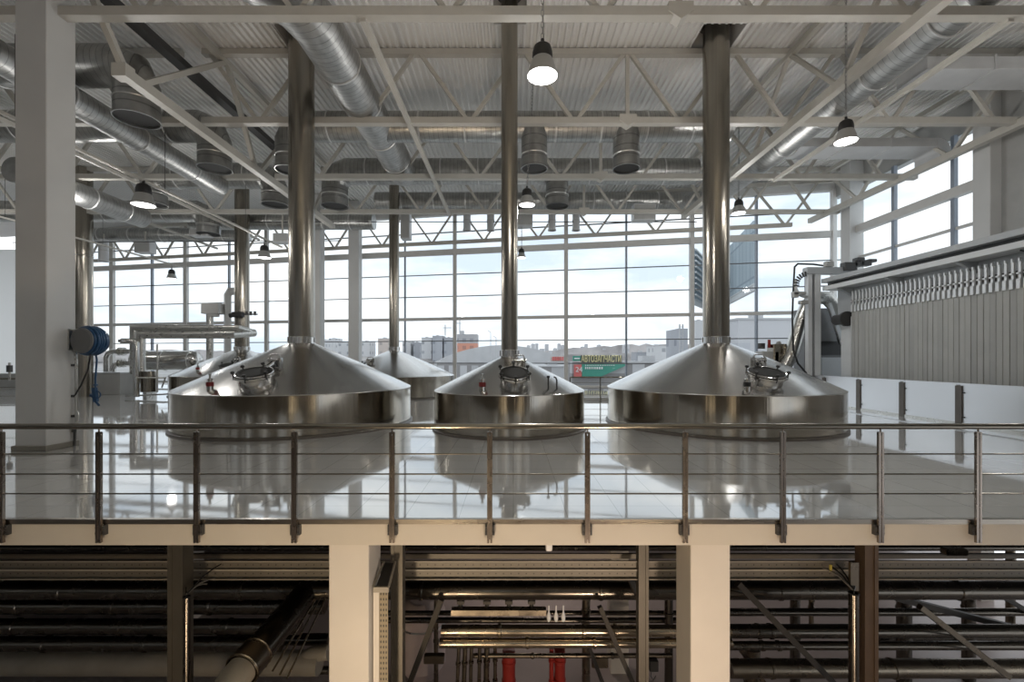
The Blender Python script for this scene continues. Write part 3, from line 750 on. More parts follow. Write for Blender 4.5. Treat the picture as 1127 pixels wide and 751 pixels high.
# ------------------------------------------------------------------ pendant lamps
LAMP_POS = []
def make_lamp(px, yb, w, d, label, power, chain_to=None):
    """px,yb: lens centre in the photo, w: lens width in px"""
    c = P(px, yb, d); r = w*d/F/2; s = r/.235
    root = thing('pendant_lamp', c, label, 'lamp', 'bell-shaped pendant lamps')
    prof = [(.235,0),(.24,.02),(.228,.05),(.20,.14),(.175,.22),(.15,.27)]
    mb = MB(); mb.lathe([(a*s,z*s) for a,z in prof], c, 36); mb.build('lamp_shade', M['shade'], root)
    mb = MB(); mb.lathe([(a*s,z*s) for a,z in [(.152,.26),(.16,.30),(.155,.38),(.13,.46),(.08,.50),(.03,.51),(.028,.58),(.001,.59)]], c, 28); mb.build('driver_housing', M['black'], root)
    mb = MB(); mb.lathe([(.232*s,.012*s),(.001,.006*s)], c, 36); mb.build('lens', M['lens'], root)
    top = Vector(chain_to) if chain_to else Vector((c.x,c.y,ROOF-.02))
    a = c+Vector((0,0,.58*s)); n = max(3,int((top-a).length/.09)); mb = MB()
    dr = (top-a)/n
    for i in range(n):
        p = a+dr*(i+.5); ax = Vector((1,0,0)) if i%2 else Vector((0,1,0))
        q = dr.normalized()
        sd = q.cross(ax).normalized()*.018
        mb.tube([p-dr*.62, p-dr*.4+sd, p+dr*.4+sd, p+dr*.62], .007, 5); mb.tube([p-dr*.62, p-dr*.4-sd, p+dr*.4-sd, p+dr*.62], .007, 5)
    mb.tube([a+Vector((.012,0,0)), (a+top)/2+Vector((.03,.01,0)), top], .006, 6)
    mb.build('chain', M['chain'], root)
    ld = bpy.data.lights.new('lamp_and_fill_light', 'POINT'); ld.shadow_soft_size = r*.8; ld.energy = power; ld.color = (1,.98,.95)
    lo = bpy.data.objects.new('lamp_and_fill_light', ld); COL.objects.link(lo); lo.parent = root; lo.location = (0,0,-.04-r*.8)
LP = 140
make_lamp(597,84,33,7.0,'lit bell lamp hanging highest and largest, beside the small tank flue',LP)
make_lamp(931,156,22,10.2,'lit bell lamp hanging under the long ribbed duct near the flat ducts',LP)
make_lamp(580,226,17,13.2,'lit bell lamp hanging just below the largest lamp by the small flue',LP, (.62,13.2,ROOF))
make_lamp(158,226,22,12.5,'lit bell lamp hanging in front of ducts next to the hose-reel column',LP,(-10.2,12.5,6.63))
make_lamp(291,284,13,18.6,'small bell lamp hanging between two flues over the hose-side tanks',LP,(-10.2,18.6,6.63))
make_lamp(189,307,9.5,25,'tiny bell lamp hanging low before the windows over the twin pipes',18,(-18.8,25,6.92))
make_lamp(574,284,9.5,22.6,'tiny bell lamp hanging low before the windows by the small flue',18,(.41,22.6,9.12))
make_lamp(813,235,14,17,'small bell lamp hanging beside the barrier-side tank flue',LP)
for (xr, zr, y0, y1, lab) in ((-10.2,6.66,4.5,20.0,'slim lamp rail carrying the bell lamp beside the hose-reel column'),(-18.8,6.95,12.0,26.0,'slim lamp rail carrying the tiny bell lamp over the twin pipes')):
    root = thing('lamp_rail', (xr,(y0+y1)/2,zr), lab, 'lamp rail', 'slim lamp rails of the side bay')
    mb = MB(); mb.box((xr-.04,y0,zr-.03),(xr+.04,y1,zr+.03)); mb.build('rail', M['truss'], root)
    y = y0+.8
    while y < y1:
        mb = MB(); mb.cyl((xr,y,zr+.02),(xr,y,8.4),.008,n=6); mb.build('hanger_rod', M['darkmetal'], root); y += 4.0
# added fill lights without fixtures, at lamp height, to brighten the hall
for (x,y) in [(13,8.5),(-16,8),(-22,12),(-16,17),(-24,19)]:
    ld = bpy.data.lights.new('lamp_and_fill_light', 'POINT'); ld.shadow_soft_size = .25; ld.energy = 70; ld.color = (1,.98,.95)
    lo = bpy.data.objects.new('lamp_and_fill_light', ld); COL.objects.link(lo); lo.location = (x,y,7.2)

# ------------------------------------------------------------------ hose reel on the column
hr = thing('hose_reel', (-8.85,9.05,2.1), 'blue hose reel mounted on the side of the white column', 'hose reel')
ax = Vector((.10,1,0)).normalized(); c0 = Vector((-8.53,9.17,2.11))
mb = MB(); mb.lathe([(.001,-.20),(.22,-.20),(.25,-.18),(.25,-.16),(.10,-.15),(.10,.14),(.25,.15),(.25,.17),(.22,.19),(.001,.19)], c0, 40, axis=ax); mb.build('drum', M['drum'], hr)
mb = MB()
for i in range(6):
    for rr in (.20,.245,.275) if i not in (0,5) else (.20,.25):
        mb.torus(c0+ax*(-.13+.05*i), rr, .026, ax, 40, 8)
mb.build('hose_coil', M['blue'], hr)
mb = MB(); mb.box((-8.86,9.02,1.92),(-8.82,9.17,2.34)); mb.bar((-8.84,9.1,2.12),c0,.05,.08); mb.bar((-8.84,9.1,1.95),c0-Vector((0,0,.29)),.03,.04); mb.bar((-8.84,9.1,2.3),c0+Vector((0,0,.30)),.03,.04); mb.build('wall_bracket', M['steelm'], hr)
e = c0+ax*.12+Vector((0,-.02,-.27))
pz = P(105,428,9.0)
mb = MB(); mb.tube([e, e+Vector((.02,0,-.12)), Vector((pz.x,9.0,1.35)), pz], .017, 8); mb.cyl(pz+Vector((0,0,.06)), pz+Vector((0,0,.09)), .04, n=12); mb.build('hanging_hose', M['blue'], hr)
mb = MB(); mb.bar(pz+Vector((-.02,0,.02)), pz+Vector((.02,-.01,-.26)), .07,.06); mb.bar(pz+Vector((.0,0,-.18)), pz+Vector((-.10,0,-.12)), .04,.05); mb.torus(pz+Vector((.03,0,-.12)), .07,.012,(0,1,0),16,6); mb.cyl(pz+Vector((.02,-.01,-.26)), pz+Vector((.09,-.02,-.33)), .022, n=10)
mb.build('spray_gun', M['blue'], hr)
b0 = c0-ax*.1+Vector((.1,0,-.27)); mb = MB()
mb.tube([b0, b0+Vector((-.05,0,-.3)), b0+Vector((-.19,0,-.62)), Vector((-8.79,9.1,1.0))], .014, 8); mb.build('feed_hose', M['black'], hr)
wp = thing('water_pipe', (-8.80,9.12,.3), 'thin steel water pipe clipped to the white column under the hose reel', 'pipe')
mb = MB(); mb.tube([(-8.80,9.12,1.92),(-8.78,9.12,1.7),(-8.77,9.12,.52),(-8.78,9.10,.42)], .028, 10); mb.tube([(-8.79,9.12,.75),(-8.74,9.12,.66),(-8.75,9.12,.5),(-8.80,9.12,.46)], .018, 8); mb.build('pipe_run', M['steelm'], wp)
for z in (1.62,1.0,.6):
    mb = MB(); mb.cbox((-8.815,9.12,z),(.07,.07,.045)); mb.build('pipe_clip', M['darkmetal'], wp)
mb = MB(); mb.cyl((-8.79,9.10,0),(-8.79,9.10,.30),.022,n=10); mb.cyl((-8.80,9.10,.28),(-8.80,9.10,.45),.04,n=12); mb.bar((-8.8,9.08,.38),(-8.68,9.06,.38),.02,.02); mb.build('tap', M['darkmetal'], wp)

# ------------------------------------------------------------------ left pipework
D = 24.3
def px2(x, y, d=D): return P(x, y, d)
hx = thing('heat_exchanger', px2(185,431), 'shiny horizontal steel heat exchanger vessel with dished end under the twin pipes', 'heat exchanger')
a, b = px2(152,397), px2(214,397); r = .52
prof = [(.001,0)]; L0 = (b-a).length
mb = MB(); mb.lathe([(r+.04,-.06),(r+.04,.06),(r,.065),(r,L0-.05)] + [(r*math.cos(R(k*15)), L0-.05+.42*math.sin(R(k*15))) for k in range(1,7)], a, 40, cap0=True, axis=(1,0,0)); mb.build('vessel', M['steel'], hx)
mb = MB(); mb.torus(a+Vector((.55,0,0)), r+.005,.02,(1,0,0),40,8); mb.torus(a+Vector((1.5,0,0)), r+.005,.02,(1,0,0),40,8); mb.torus(a+Vector((L0-.1,0,0)), r+.005,.02,(1,0,0),40,8); mb.build('weld_bands', M['steelm'], hx)
for (yc, xe) in ((387,117),(400,124)):
    q = px2(150,yc); e = px2(xe,yc)
    mb = MB(); mb.tube([q, e+Vector((.35,0,0)), e+Vector((.12,0,-.08)), e+Vector((0,0,-.32)), Vector((e.x,D,0.02))], .13, 20)
    nz = mb.build('nozzle_pipe', M['steel'], hx)
    for k in (0,.55,.75): 
        mb = MB(); mb.lathe([(.13,-.03),(.22,-.03),(.22,.03),(.13,.03)], q+Vector((-.12-k,0,0)), 24, axis=(1,0,0)); mb.build('flange', M['steelm'], nz)
for xx in (165,205):
    q = px2(xx,411); mb = MB(); mb.box((q.x-.1,D-.35,0),(q.x+.1,D+.35,q.z)); mb.build('saddle', M['steelm'], hx)
# twin big pipe run
tp = thing('twin_pipe_run', px2(150,436,20.2), 'pair of thick insulated steel pipes running level into the flue of the rear tank', 'pipe')
d2 = 20.4
mb = MB(); mb.tube([px2(141,412,d2)+Vector((0,.3,0)), px2(141,360,d2)+Vector((0,.3,0)), px2(258,361,d2)+Vector((0,.3,0)), px2(263,364,d2)+Vector((0,.9,0))], .15, 24); mb.build('upper_pipe', M['steelm'], tp)
mb = MB(); mb.tube([px2(155,420,d2), px2(155,368.5,d2), px2(257,368.5,d2), px2(264,365,d2)+Vector((0,1.1,0))], .18, 24); mb.build('lower_pipe', M['steelm'], tp)
mb = MB(); mb.tube([px2(150,437,20.0), px2(150,378,20.0), px2(147,375.5,20.0), px2(134,375.5,20.0)], .12, 20); mb.lathe([(.001,-.06),(.22,-.06),(.22,.06),(.001,.06)], px2(137,375.5,20.0), 24, axis=(0,0,1)); mb.build('riser_pipe', M['steel'], tp)
mb = MB(); mb.tube([px2(173,432,19.8), px2(173,379,19.8)], .035, 10); mb.tube([px2(150,416,19.8), px2(182,416,19.8), px2(178,427,19.8)], .03, 8); mb.build('thin_pipe', M['steelm'], tp)
# ventilator with T head
vt = thing('ventilator', px2(231,428,26.3), 'square-headed grey ventilator pipe standing through the twin pipe run', 'ventilator')
d3 = 26.3; mb = MB(); mb.tube([px2(231,428,d3), px2(231,345,d3)], .19, 24); mb.build('stem_pipe', M['steelm'], vt)
q = px2(235,340,d3); mb = MB(); mb.cbox(q,(1.0,.7,.62),.02); mb.lathe([(.30,-.45),(.30,-.3)], q, 24); mb.build('vent_head', M['mull'], vt)
vd = thing('square_duct', px2(251,428,26.5), 'upright white square duct with bent top beside the rear tank flue', 'air duct')
mb = MB(); mb.tube([px2(250.5,428,26.5), px2(250.5,325,26.5), px2(253,321,26.5), px2(266,320,26.5)], .22, 4); mb.build('duct_run', M['mull'], vd)
# actuator clamp on flue
ac = thing('valve_actuator', px2(262,347,21.0), 'small black valve actuator fixed to the rear tank flue', 'valve'); q = px2(262,346.5,22.1)
mb = MB(); mb.cbox(q,(.5,.28,.26),.03); mb.cyl(q+Vector((-.4,0,-.05)), q+Vector((-.2,0,0)), .11, n=14); mb.build('housing', M['black'], ac)
mb = MB(); 
for k in range(3): mb.cyl(q+Vector((.42+.2*k,0,-.03)), q+Vector((.42+.2*k,0,.16)), .06, n=10)
mb.cyl(q+Vector((.2,0,.02)), q+Vector((.95,0,.02)), .03, n=8); mb.build('fittings', M['darkmetal'], ac)
# far-left vertical stack and low grey enclosure
q = P(92,437,21.0)
fs = thing('vent_stack', (q.x,21.0,0), 'tall steel stack rising just past the hose-reel column', 'flue pipe')
mb = MB(); mb.tube([(q.x,21.0,0),(q.x,21.0,ROOF-.05)], .34, 32); mb.build('pipe_run', M['flue'], fs); mb = MB(); mb.torus((q.x,21.0,3.0), .345,.02,(0,0,1),32,8); mb.torus((q.x,21.0,6.5), .345,.02,(0,0,1),32,8); mb.build('weld_bands', M['steelm'], fs)
lc = thing('low_cabinet', (q.x,21.6,0), 'low grey enclosure on the tiles behind the hanging blue hose', 'cabinet')
mb = MB(); mb.cbox((P(106,0,21.9).x,21.9+.5,.52),(2.2,.9,1.04),.015); mb.build('body', M['greybox'], lc); mb = MB(); mb.cbox((P(106,0,21.9).x,22.4,1.06),(2.26,.96,.05)); mb.build('top', M['panel'], lc)
# drip tray / low frame
fr_ = thing('pipe_stand', px2(165,437,19.9), 'low steel floor frame under the riser of the twin pipes', 'pipe stand')
mb = MB(); mb.bar(px2(140,436,20.1),px2(183,434,20.1),.25,.06); mb.build('frame', M['steelm'], fr_)
mb = MB(); mb.cyl(px2(152,427,20.1)+Vector((.2,.3,-.2)),px2(152,427,20.1)+Vector((.2,.3,.72)),.28,n=24); mb.build('drum', M['flue'], fr_)
# far left little railing beyond the column
def small_rail(name, a, b, n, label, cat='railing', h=1.0):
    root = thing(name, a, label, cat); a, b = Vector(a), Vector(b)
    mb = MB(); mb.tube([a+Vector((0,0,h)), b+Vector((0,0,h))], .03, 10); mb.build('handrail', M['rail'], root)
    for z in (.3,.55,.78):
        mb = MB(); mb.tube([a+Vector((0,0,h*z)), b+Vector((0,0,h*z))], .01, 6); mb.build('wire', M['rail'], root)
    for i in range(n):
        p = a+(b-a)*i/(n-1); mb = MB(); mb.cyl(p, p+Vector((0,0,h)), .024, n=10); mb.cyl(p, p+Vector((0,0,.02)), .05, n=12); mb.build('post', M['rail'], root)
small_rail('side_railing', (-19.5,13.6,0), (-13.6,13.6,0), 7, 'short steel railing half hidden past the hose-reel column', 'railing', 1.15)
small_rail('gallery_railing', (2.3,18.4,0), (7.2,18.4,0), 5, 'low steel railing by the windows between the small and barrier-side tanks')
mb = MB(); mb.cbox((4.6,19.1,.06),(5.4,.35,.12),.01); struct(mb.build('kerb', M['wallg']))
# small gadget on the left wall
gt = thing('wall_tap', P(10.5,408,13.5), 'small dark tap fitting on the railing past the column', 'tap'); q = P(10.5,406,13.5)
mb = MB(); mb.cyl(q-Vector((0,0,.1)), q+Vector((0,0,.1)), .07, n=14); mb.build('body', M['darkmetal'], gt); mb = MB(); mb.cyl(q+Vector((0,0,.1)), q+Vector((0,0,.18)), .03, n=10); mb.cyl(q-Vector((0,0,.35)), q-Vector((0,0,.1)), .03, n=8); mb.build('stem', M['steelm'], gt)

# ------------------------------------------------------------------ barrier of white panels
ba = thing('splash_barrier', (11.9,13,0), 'row of white steel barrier panels with dark posts in front of the filter press', 'barrier')
ys = [9.6,11.35,13.15,15.3,18.4,21.0]
edges = [5.5]+[12.22,14.0,16.2,19.6]
posts = [F*11.9/(px-CX) for px in (1057,994,946,908)]
yy = [6.0]+posts+[22.0]
for i in range(len(yy)-1):
    mb = MB(); mb.box((11.88,yy[i]+.09,.06),(11.93,yy[i+1]-.03,1.06)); mb.build('panel', M['panel'], ba)
mb = MB(); mb.box((11.86,6,1.06),(11.98,22,1.10)); mb.build('top_rail', M['panel'], ba)
mb = MB(); mb.box((11.86,6,.0),(11.98,22,.06)); mb.build('bottom_rail', M['steelm'], ba)
for y in posts:
    mb = MB(); mb.box((11.85,y-.08,0),(11.95,y+.10,1.03)); mb.build('post', M['panelpost'], ba)
mb = MB(); 
for y in posts:
    for z in (.2,.85): mb.cbox((11.86,y-.12,z),(.04,.05,.03))
mb.build('clip', M['darkmetal'], ba)
dc = thing('floor_drain', (10.6,12,0), 'long steel floor drain channel in the tiles beside the white barrier', 'drain')
mb = MB(); mb.bar((10.9,7,.002),(10.9,20.5,.002),.10,.008); mb.build('grating', M['steelm'], dc); mb = MB(); mb.bar((10.83,7,.004),(10.83,20.5,.004),.02,.012); mb.bar((10.97,7,.004),(10.97,20.5,.004),.02,.012); mb.build('edging', M['panel'], dc)

# ------------------------------------------------------------------ mash filter press
fp = thing('filter_press', (13.3,14,0), 'long grey mash filter press with a row of upright plates behind the white barrier', 'filter press')
XF = 12.6
n_plates = 38; y_a, y_b = 16.85, 10.8
for i in range(n_plates):
    y = y_a+(y_b-y_a)*i/(n_plates-1)
    jx = random.choice([0,0,0,.014,.006]); zt = 3.56
    mb = MB(); mb.cbox((XF+.75+jx,y,.1+zt/2),(1.5,.158,zt-.2),.009)
    pl = mb.build('filter_plate', M['plate'] if i % 3 else M['plate2'], fp)
    mb = MB(); mb.box((XF-.02,y-.030,3.52),(XF+.03,y+.030,4.18)); mb.box((XF-.06,y-.042,3.50),(XF+.0,y+.042,3.74)); mb.box((XF-.04,y-.02,4.18),(XF+.01,y+.02,4.26))
    mb.box((XF-.07,y-.034,3.86),(XF+.0,y+.034,3.90))
    mb.build('lug', M['lug'], pl)
mb = MB(); mb.box((XF+.04,10.5,3.80),(XF+.1,17.0,3.96)); mb.build('backing_bar', M['darkmetal'], fp)
mb = MB(); mb.box((XF+.25,6.5,3.5),(XF+.6,18.0,4.9)); mb.build('upper_web', M['beamgrey'], fp)
mb = MB(); mb.box((12.25,6.5,4.44),(12.9,18.0,4.60)); mb.build('lower_flange', M['beamlight'], fp)
mb = MB(); mb.box((12.45,6.5,4.60),(12.9,18.0,4.74)); mb.build('beam_recess', M['darkmetal'], fp)
mb = MB(); mb.box((12.2,6.5,4.74),(12.9,18.0,4.90)); mb.build('upper_flange', M['beamgrey'], fp)
for y in (10.2,12.6,15.0,17.2):
    mb = MB(); mb.poly([(12.25,y-.05,4.44),(12.85,y-.05,4.44),(12.85,y-.05,4.12)],(0,.10,0)); mb.build('bracket', M['beamgrey'], fp)
mb = MB(); mb.tube([(12.5,9.0,4.4),(12.5,9.4,4.2),(12.5,10.0,4.12),(12.5,10.8,4.25),(12.5,11.2,4.42)], .02, 8); mb.build('cable', M['black'], fp)
# end head: light box and dark housing
mb = MB(); mb.cbox((12.62+.7,17.25,1.9),(1.4,.55,2.9),.03); mb.build('end_head', M['beamlight'], fp)
mb = MB(); mb.cbox((13.45,19.8,1.95),(1.9,1.0,3.9),.03); mb.build('drive_housing', M['machine'], fp)
mb = MB(); mb.cbox((13.55,19.27,2.2),(1.1,.08,.58)); mb.build('dark_window', M['black'], fp)
mb = MB(); mb.cbox((13.5,19.22,1.35),(1.0,.1,.9),.02); mb.build('lower_cover', M['beamgrey'], fp)
mb = MB(); mb.cyl((12.5,17.1,3.25),(12.5,17.6,3.25),.2,n=20); mb.cyl((12.5,17.0,3.25),(12.5,17.1,3.25),.28,n=20); mb.build('feed_flange', M['darkmetal'], fp)
# gantry at the end
ga = thing('plate_shifter', P(895,414,18.0), 'tall steel gantry frame with black cables at the end of the filter press', 'gantry')
dg = 18.0
for px, w in ((890,.16),(898.5,.22)):
    a = P(px,420,dg); b = P(px,298,dg); mb = MB(); mb.bar(Vector((a.x,dg,.3)), b, w, .2); mb.build('upright', M['beamlight'], ga)
mb = MB(); a = P(894.5,420,dg); mb.box((a.x-.2,dg+.08,.3),(a.x+.26,dg+.2,P(0,300,dg).z)); mb.build('back_plate', M['darkmetal'], ga)
mb = MB(); mb.bar(P(886,298.5,dg), P(938,298.5,dg), .3, .26); mb.build('cross_beam', M['beamgrey'], ga)
a = P(889,304,dg); mb = MB(); mb.torus(a+Vector((-.05,0,-.35)), .46,.07,(0,1,0),24,8,90,205); mb.build('shroud', M['beamlight'], ga)
for k in range(7):
    an = R(100+14*k); mb = MB(); cc = a+Vector((-.05,0,-.35)); mb.bar(cc+Vector((.33*math.cos(an),-.05,.33*math.sin(an))), cc+Vector((.52*math.cos(an),-.05,.52*math.sin(an))), .05,.05,(0,1,0)); mb.build('chain_link', M['darkmetal'], ga)
mb = MB(); 
for (px,py,sx,sz) in ((934,294,.5,.34),(943,291,.36,.2),(951,290,.42,.22),(958,287.5,.32,.12),(945,286,.3,.14)):
    mb.cbox(P(px,py,dg-.1),(sx,.3,sz),.02)
mb.build('carriage', M['darkmetal'], ga)
mb = MB(); mb.tube([P(910,293,dg),P(895,291,dg),P(878,290.5,dg),P(874.5,294,dg),P(873,320,dg),P(872,350,dg),P(873,385,dg),P(878,400,dg),P(890,414,dg)], .035, 10); mb.build('hose', M['black'], ga)
for (px,py,sx,sz) in ((879,323,.5,.12),(875,325,.2,.2),(884,333,.3,.14),(912,291,.3,.2)): 
    mb = MB(); mb.cbox(P(px,py,dg-.15),(sx,.2,sz),.015); mb.build('sensor_head', M['greybox'], ga)
bp = thing('bent_pipe', P(880,414,18.75), 'thick steel pipe arching over beside the gantry of the filter press', 'pipe')
dp = 18.75
mb = MB(); mb.tube([P(863,404,dp),P(870,392,dp),P(882,352,dp),P(889,335,dp),P(898,328,dp),P(910,328,dp),P(918,336,dp),P(924,352,dp),P(931,378,dp)], .26, 24); mb.build('pipe_run', M['steelm'], bp)
mb = MB(); mb.bar(P(913,334,dp-.4),P(927,376,dp-.4),.08,.12); mb.build('stay', M['beamlight'], bp)
# pump skid by the far side of tank three
sk = thing('pump_skid', P(858,414,19.0), 'small steel pump skid with gauges behind the barrier-side tank', 'pump')
ds = 19.2
mb = MB(); mb.cbox(P(858,388,ds)+Vector((0,0,-.45)),(.75,.6,1.6),.02); mb.build('cabinet', M['flue'], sk)
mb = MB(); mb.cbox(P(844,392,ds)+Vector((0,0,-.35)),(.7,.6,1.1),.03); mb.build('motor_box', M['greybox'], sk)
for px in (852,863): 
    mb = MB(); mb.cyl(Vector((P(px,0,ds-.4).x,ds-.4,0)),P(px,379,ds-.4),.03,n=8); mb.build('leg_pipe', M['pipebright'], sk)
mb = MB(); mb.cyl(P(857,378,ds)+Vector((0,-.04,0)),P(857,378,ds)+Vector((0,.04,0)),.09,n=16); mb.cyl(P(857,384,ds),P(857,378,ds),.02,n=8); mb.bar(P(857,377,ds)+Vector((0,0,-.12)),P(866,377,ds)+Vector((0,0,-.12)),.04,.06); mb.build('gauge', M['greybox'], sk)
mb = MB(); mb.cyl(P(846.5,383,ds),P(846.5,374,ds),.06,n=12); mb.build('warning_lamp', M['redpipe'], sk)
mb = MB(); mb.cyl(P(838,384,ds),P(838,378,ds),.14,n=14); mb.build('motor', M['darkmetal'], sk)

# ------------------------------------------------------------------ LOWER LEVEL
def pipe(name, mat, label, pts, r, cat='pipe', group=None, joints=(), jm=None):
    root = thing(name, Vector(pts[0]), label, cat, group)
    mb = MB(); mb.tube(pts, r, 24); mb.build('pipe_run', M[mat], root)
    if joints:
        a, b = Vector(pts[0]), Vector(pts[-1]); d = (b-a).normalized()
        for j in joints:
            p = a+(b-a)*j; mb = MB(); mb.tube([p-d*.03,p-d*.02,p+d*.02,p+d*.03],[r+.001,r+.014,r+.014,r+.001],24,False)
            mb.build('joint_band', M[jm or mat], root)
    return root
def hp(mat, x0, x1, yc, w, d, label, joints=(), dy=0, jm=None):
    a, b = P(x0,yc,d), P(x1,yc,d); b.y += dy
    return pipe('process_pipe', mat, label, [a,b], w*d/F/2, 'pipe', 'pipes crossing under the tiled floor', joints, jm)
# columns carrying the gallery edge
for px0, px1, px2_ in ((362,406,0),(760,803.5,0)):
    x0, x1 = (px0-CX)*5.0/F, (px1-CX)*5.0/F
    mb = MB(); mb.cbox(((x0+x1)/2,5.0+.22,-2.74),(x1-x0,.445,4.92),.008); struct(mb.build('column_lower', M['lowcol']))
for px0, d in ((682,10.0),(1087,13.0),(205,12)):
    x = (px0-CX)*d/F; mb = MB(); mb.cbox((x,d+.2,-2.75),(.4,.4,4.9),.01); struct(mb.build('column_inner', M['lowcol']))
# slab beams
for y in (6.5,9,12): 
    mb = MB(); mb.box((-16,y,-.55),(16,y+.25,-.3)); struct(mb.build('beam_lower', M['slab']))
# cable trays
ct = thing('cable_tray', P(500,636,6.0), 'wide perforated steel cable tray spanning the opening under the tiled floor', 'cable tray')
za, zb_ = P(0,636,6.0).z, P(0,617,6.0).z
mb = MB(); mb.box((-13,5.99,za),(13,6.0,zb_)); mb.build('side_sheet', M['trayx'], ct)
mb = MB(); mb.box((-13,5.955,za-.012),(13,6.3,za)); mb.build('base', M['pipegrey'], ct)
mb = MB(); mb.box((-13,5.965,(za+zb_)/2-.012),(13,5.985,(za+zb_)/2+.008)); mb.box((-13,5.96,zb_-.008),(13,5.99,zb_+.006)); mb.build('lip', M['pipegrey'], ct)
ct = thing('cable_tray', P(500,615,6.6), 'narrow perforated cable tray just above the wide one, under the slab', 'cable tray')
za, zb_ = P(0,615,6.6).z, P(0,609.5,6.6).z
mb = MB(); mb.box((-14,6.59,za),(14,6.6,zb_)); mb.build('side_sheet', M['trayx'], ct); mb = MB(); mb.box((-14,6.56,zb_-.01),(14,6.6,zb_+.01)); mb.build('lip', M['postlow'], ct)
# horizontal pipes
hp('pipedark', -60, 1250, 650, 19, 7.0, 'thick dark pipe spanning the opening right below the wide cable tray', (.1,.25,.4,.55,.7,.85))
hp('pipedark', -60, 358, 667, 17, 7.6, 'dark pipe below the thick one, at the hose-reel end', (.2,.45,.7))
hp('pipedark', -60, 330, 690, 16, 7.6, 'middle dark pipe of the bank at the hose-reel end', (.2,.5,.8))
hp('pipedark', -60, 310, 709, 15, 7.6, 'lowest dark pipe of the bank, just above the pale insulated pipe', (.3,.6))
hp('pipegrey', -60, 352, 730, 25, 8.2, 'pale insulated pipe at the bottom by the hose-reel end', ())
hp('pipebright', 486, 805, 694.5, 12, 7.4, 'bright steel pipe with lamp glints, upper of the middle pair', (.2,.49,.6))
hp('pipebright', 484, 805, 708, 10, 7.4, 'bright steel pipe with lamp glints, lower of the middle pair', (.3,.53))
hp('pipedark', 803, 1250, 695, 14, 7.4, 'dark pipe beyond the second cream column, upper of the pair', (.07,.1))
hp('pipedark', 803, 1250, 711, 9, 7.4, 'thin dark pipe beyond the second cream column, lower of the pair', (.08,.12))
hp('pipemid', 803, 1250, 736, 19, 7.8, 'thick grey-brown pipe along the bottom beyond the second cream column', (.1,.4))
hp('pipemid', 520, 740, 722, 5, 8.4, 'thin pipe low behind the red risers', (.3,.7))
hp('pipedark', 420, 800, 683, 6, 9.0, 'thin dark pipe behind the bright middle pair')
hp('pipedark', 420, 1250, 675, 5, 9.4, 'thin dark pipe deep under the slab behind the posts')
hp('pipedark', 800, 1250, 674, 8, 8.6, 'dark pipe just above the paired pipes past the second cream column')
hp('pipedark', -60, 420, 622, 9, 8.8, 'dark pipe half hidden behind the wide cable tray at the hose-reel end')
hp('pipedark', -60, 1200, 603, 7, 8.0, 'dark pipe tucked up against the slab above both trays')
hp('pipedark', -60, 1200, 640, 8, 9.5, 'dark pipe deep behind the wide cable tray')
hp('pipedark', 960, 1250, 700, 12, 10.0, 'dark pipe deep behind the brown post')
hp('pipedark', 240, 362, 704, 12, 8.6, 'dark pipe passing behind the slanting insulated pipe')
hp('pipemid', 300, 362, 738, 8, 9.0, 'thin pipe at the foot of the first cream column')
# support strip with small valves on top
st = thing('pipe_rack', P(540,676,7.2), 'flat steel support strip under the thick pipe with small white valves', 'pipe rack')
a, b = P(497,673,7.2), P(601,673,7.2); mb = MB(); mb.bar(a,b,.12,.085); mb.build('strip', M['pipebright'], st)
for px in (604,612,620): 
    q = P(px,678,7.1); mb = MB(); mb.lathe([(.014,-.09),(.03,-.06),(.035,0),(.02,.04),(.012,.06),(.012,.16),(.001,.16)], q, 12); mb.build('valve', M['signwhite'], st)
for px in (507,536,560,585):
    q = P(px,668,7.25); mb = MB(); mb.cyl(q-Vector((0,0,.02)), q+Vector((0,0,.2)), .035, n=10); mb.cbox(q+Vector((0,0,.08)),(.12,.08,.05)); mb.build('hanger', M['bracedark'], st)
# posts
def post(px0, px1, d, mat, label, name='steel_post', depth=None):
    x0, x1 = (px0-CX)*d/F, (px1-CX)*d/F; w = x1-x0; dp = depth or w
    root = thing(name, ((x0+x1)/2,d+dp/2,-5.2), label, 'post', 'steel posts under the tiled floor')
    mb = MB(); mb.box((x0,d,-5.2),(x0+w*.28,d+dp,-.31)); mb.box((x1-w*.28,d,-5.2),(x1,d+dp,-.31)); mb.build('flange', M[mat], root)
    mb = MB(); mb.box((x0+w*.28,d+.015,-5.2),(x1-w*.28,d+.04,-.31)); mb.build('web', M[mat], root)
    mb = MB(); mb.box((x0-.05,d-.05,-5.2),(x1+.05,d+dp+.05,-5.17)); mb.build('base_plate', M[mat], root)
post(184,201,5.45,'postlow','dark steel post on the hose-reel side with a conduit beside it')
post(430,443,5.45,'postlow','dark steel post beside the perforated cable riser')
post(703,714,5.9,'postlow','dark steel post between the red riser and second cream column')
post(952,967,5.6,'postrust','brown steel post beside the bundle of loose cables')
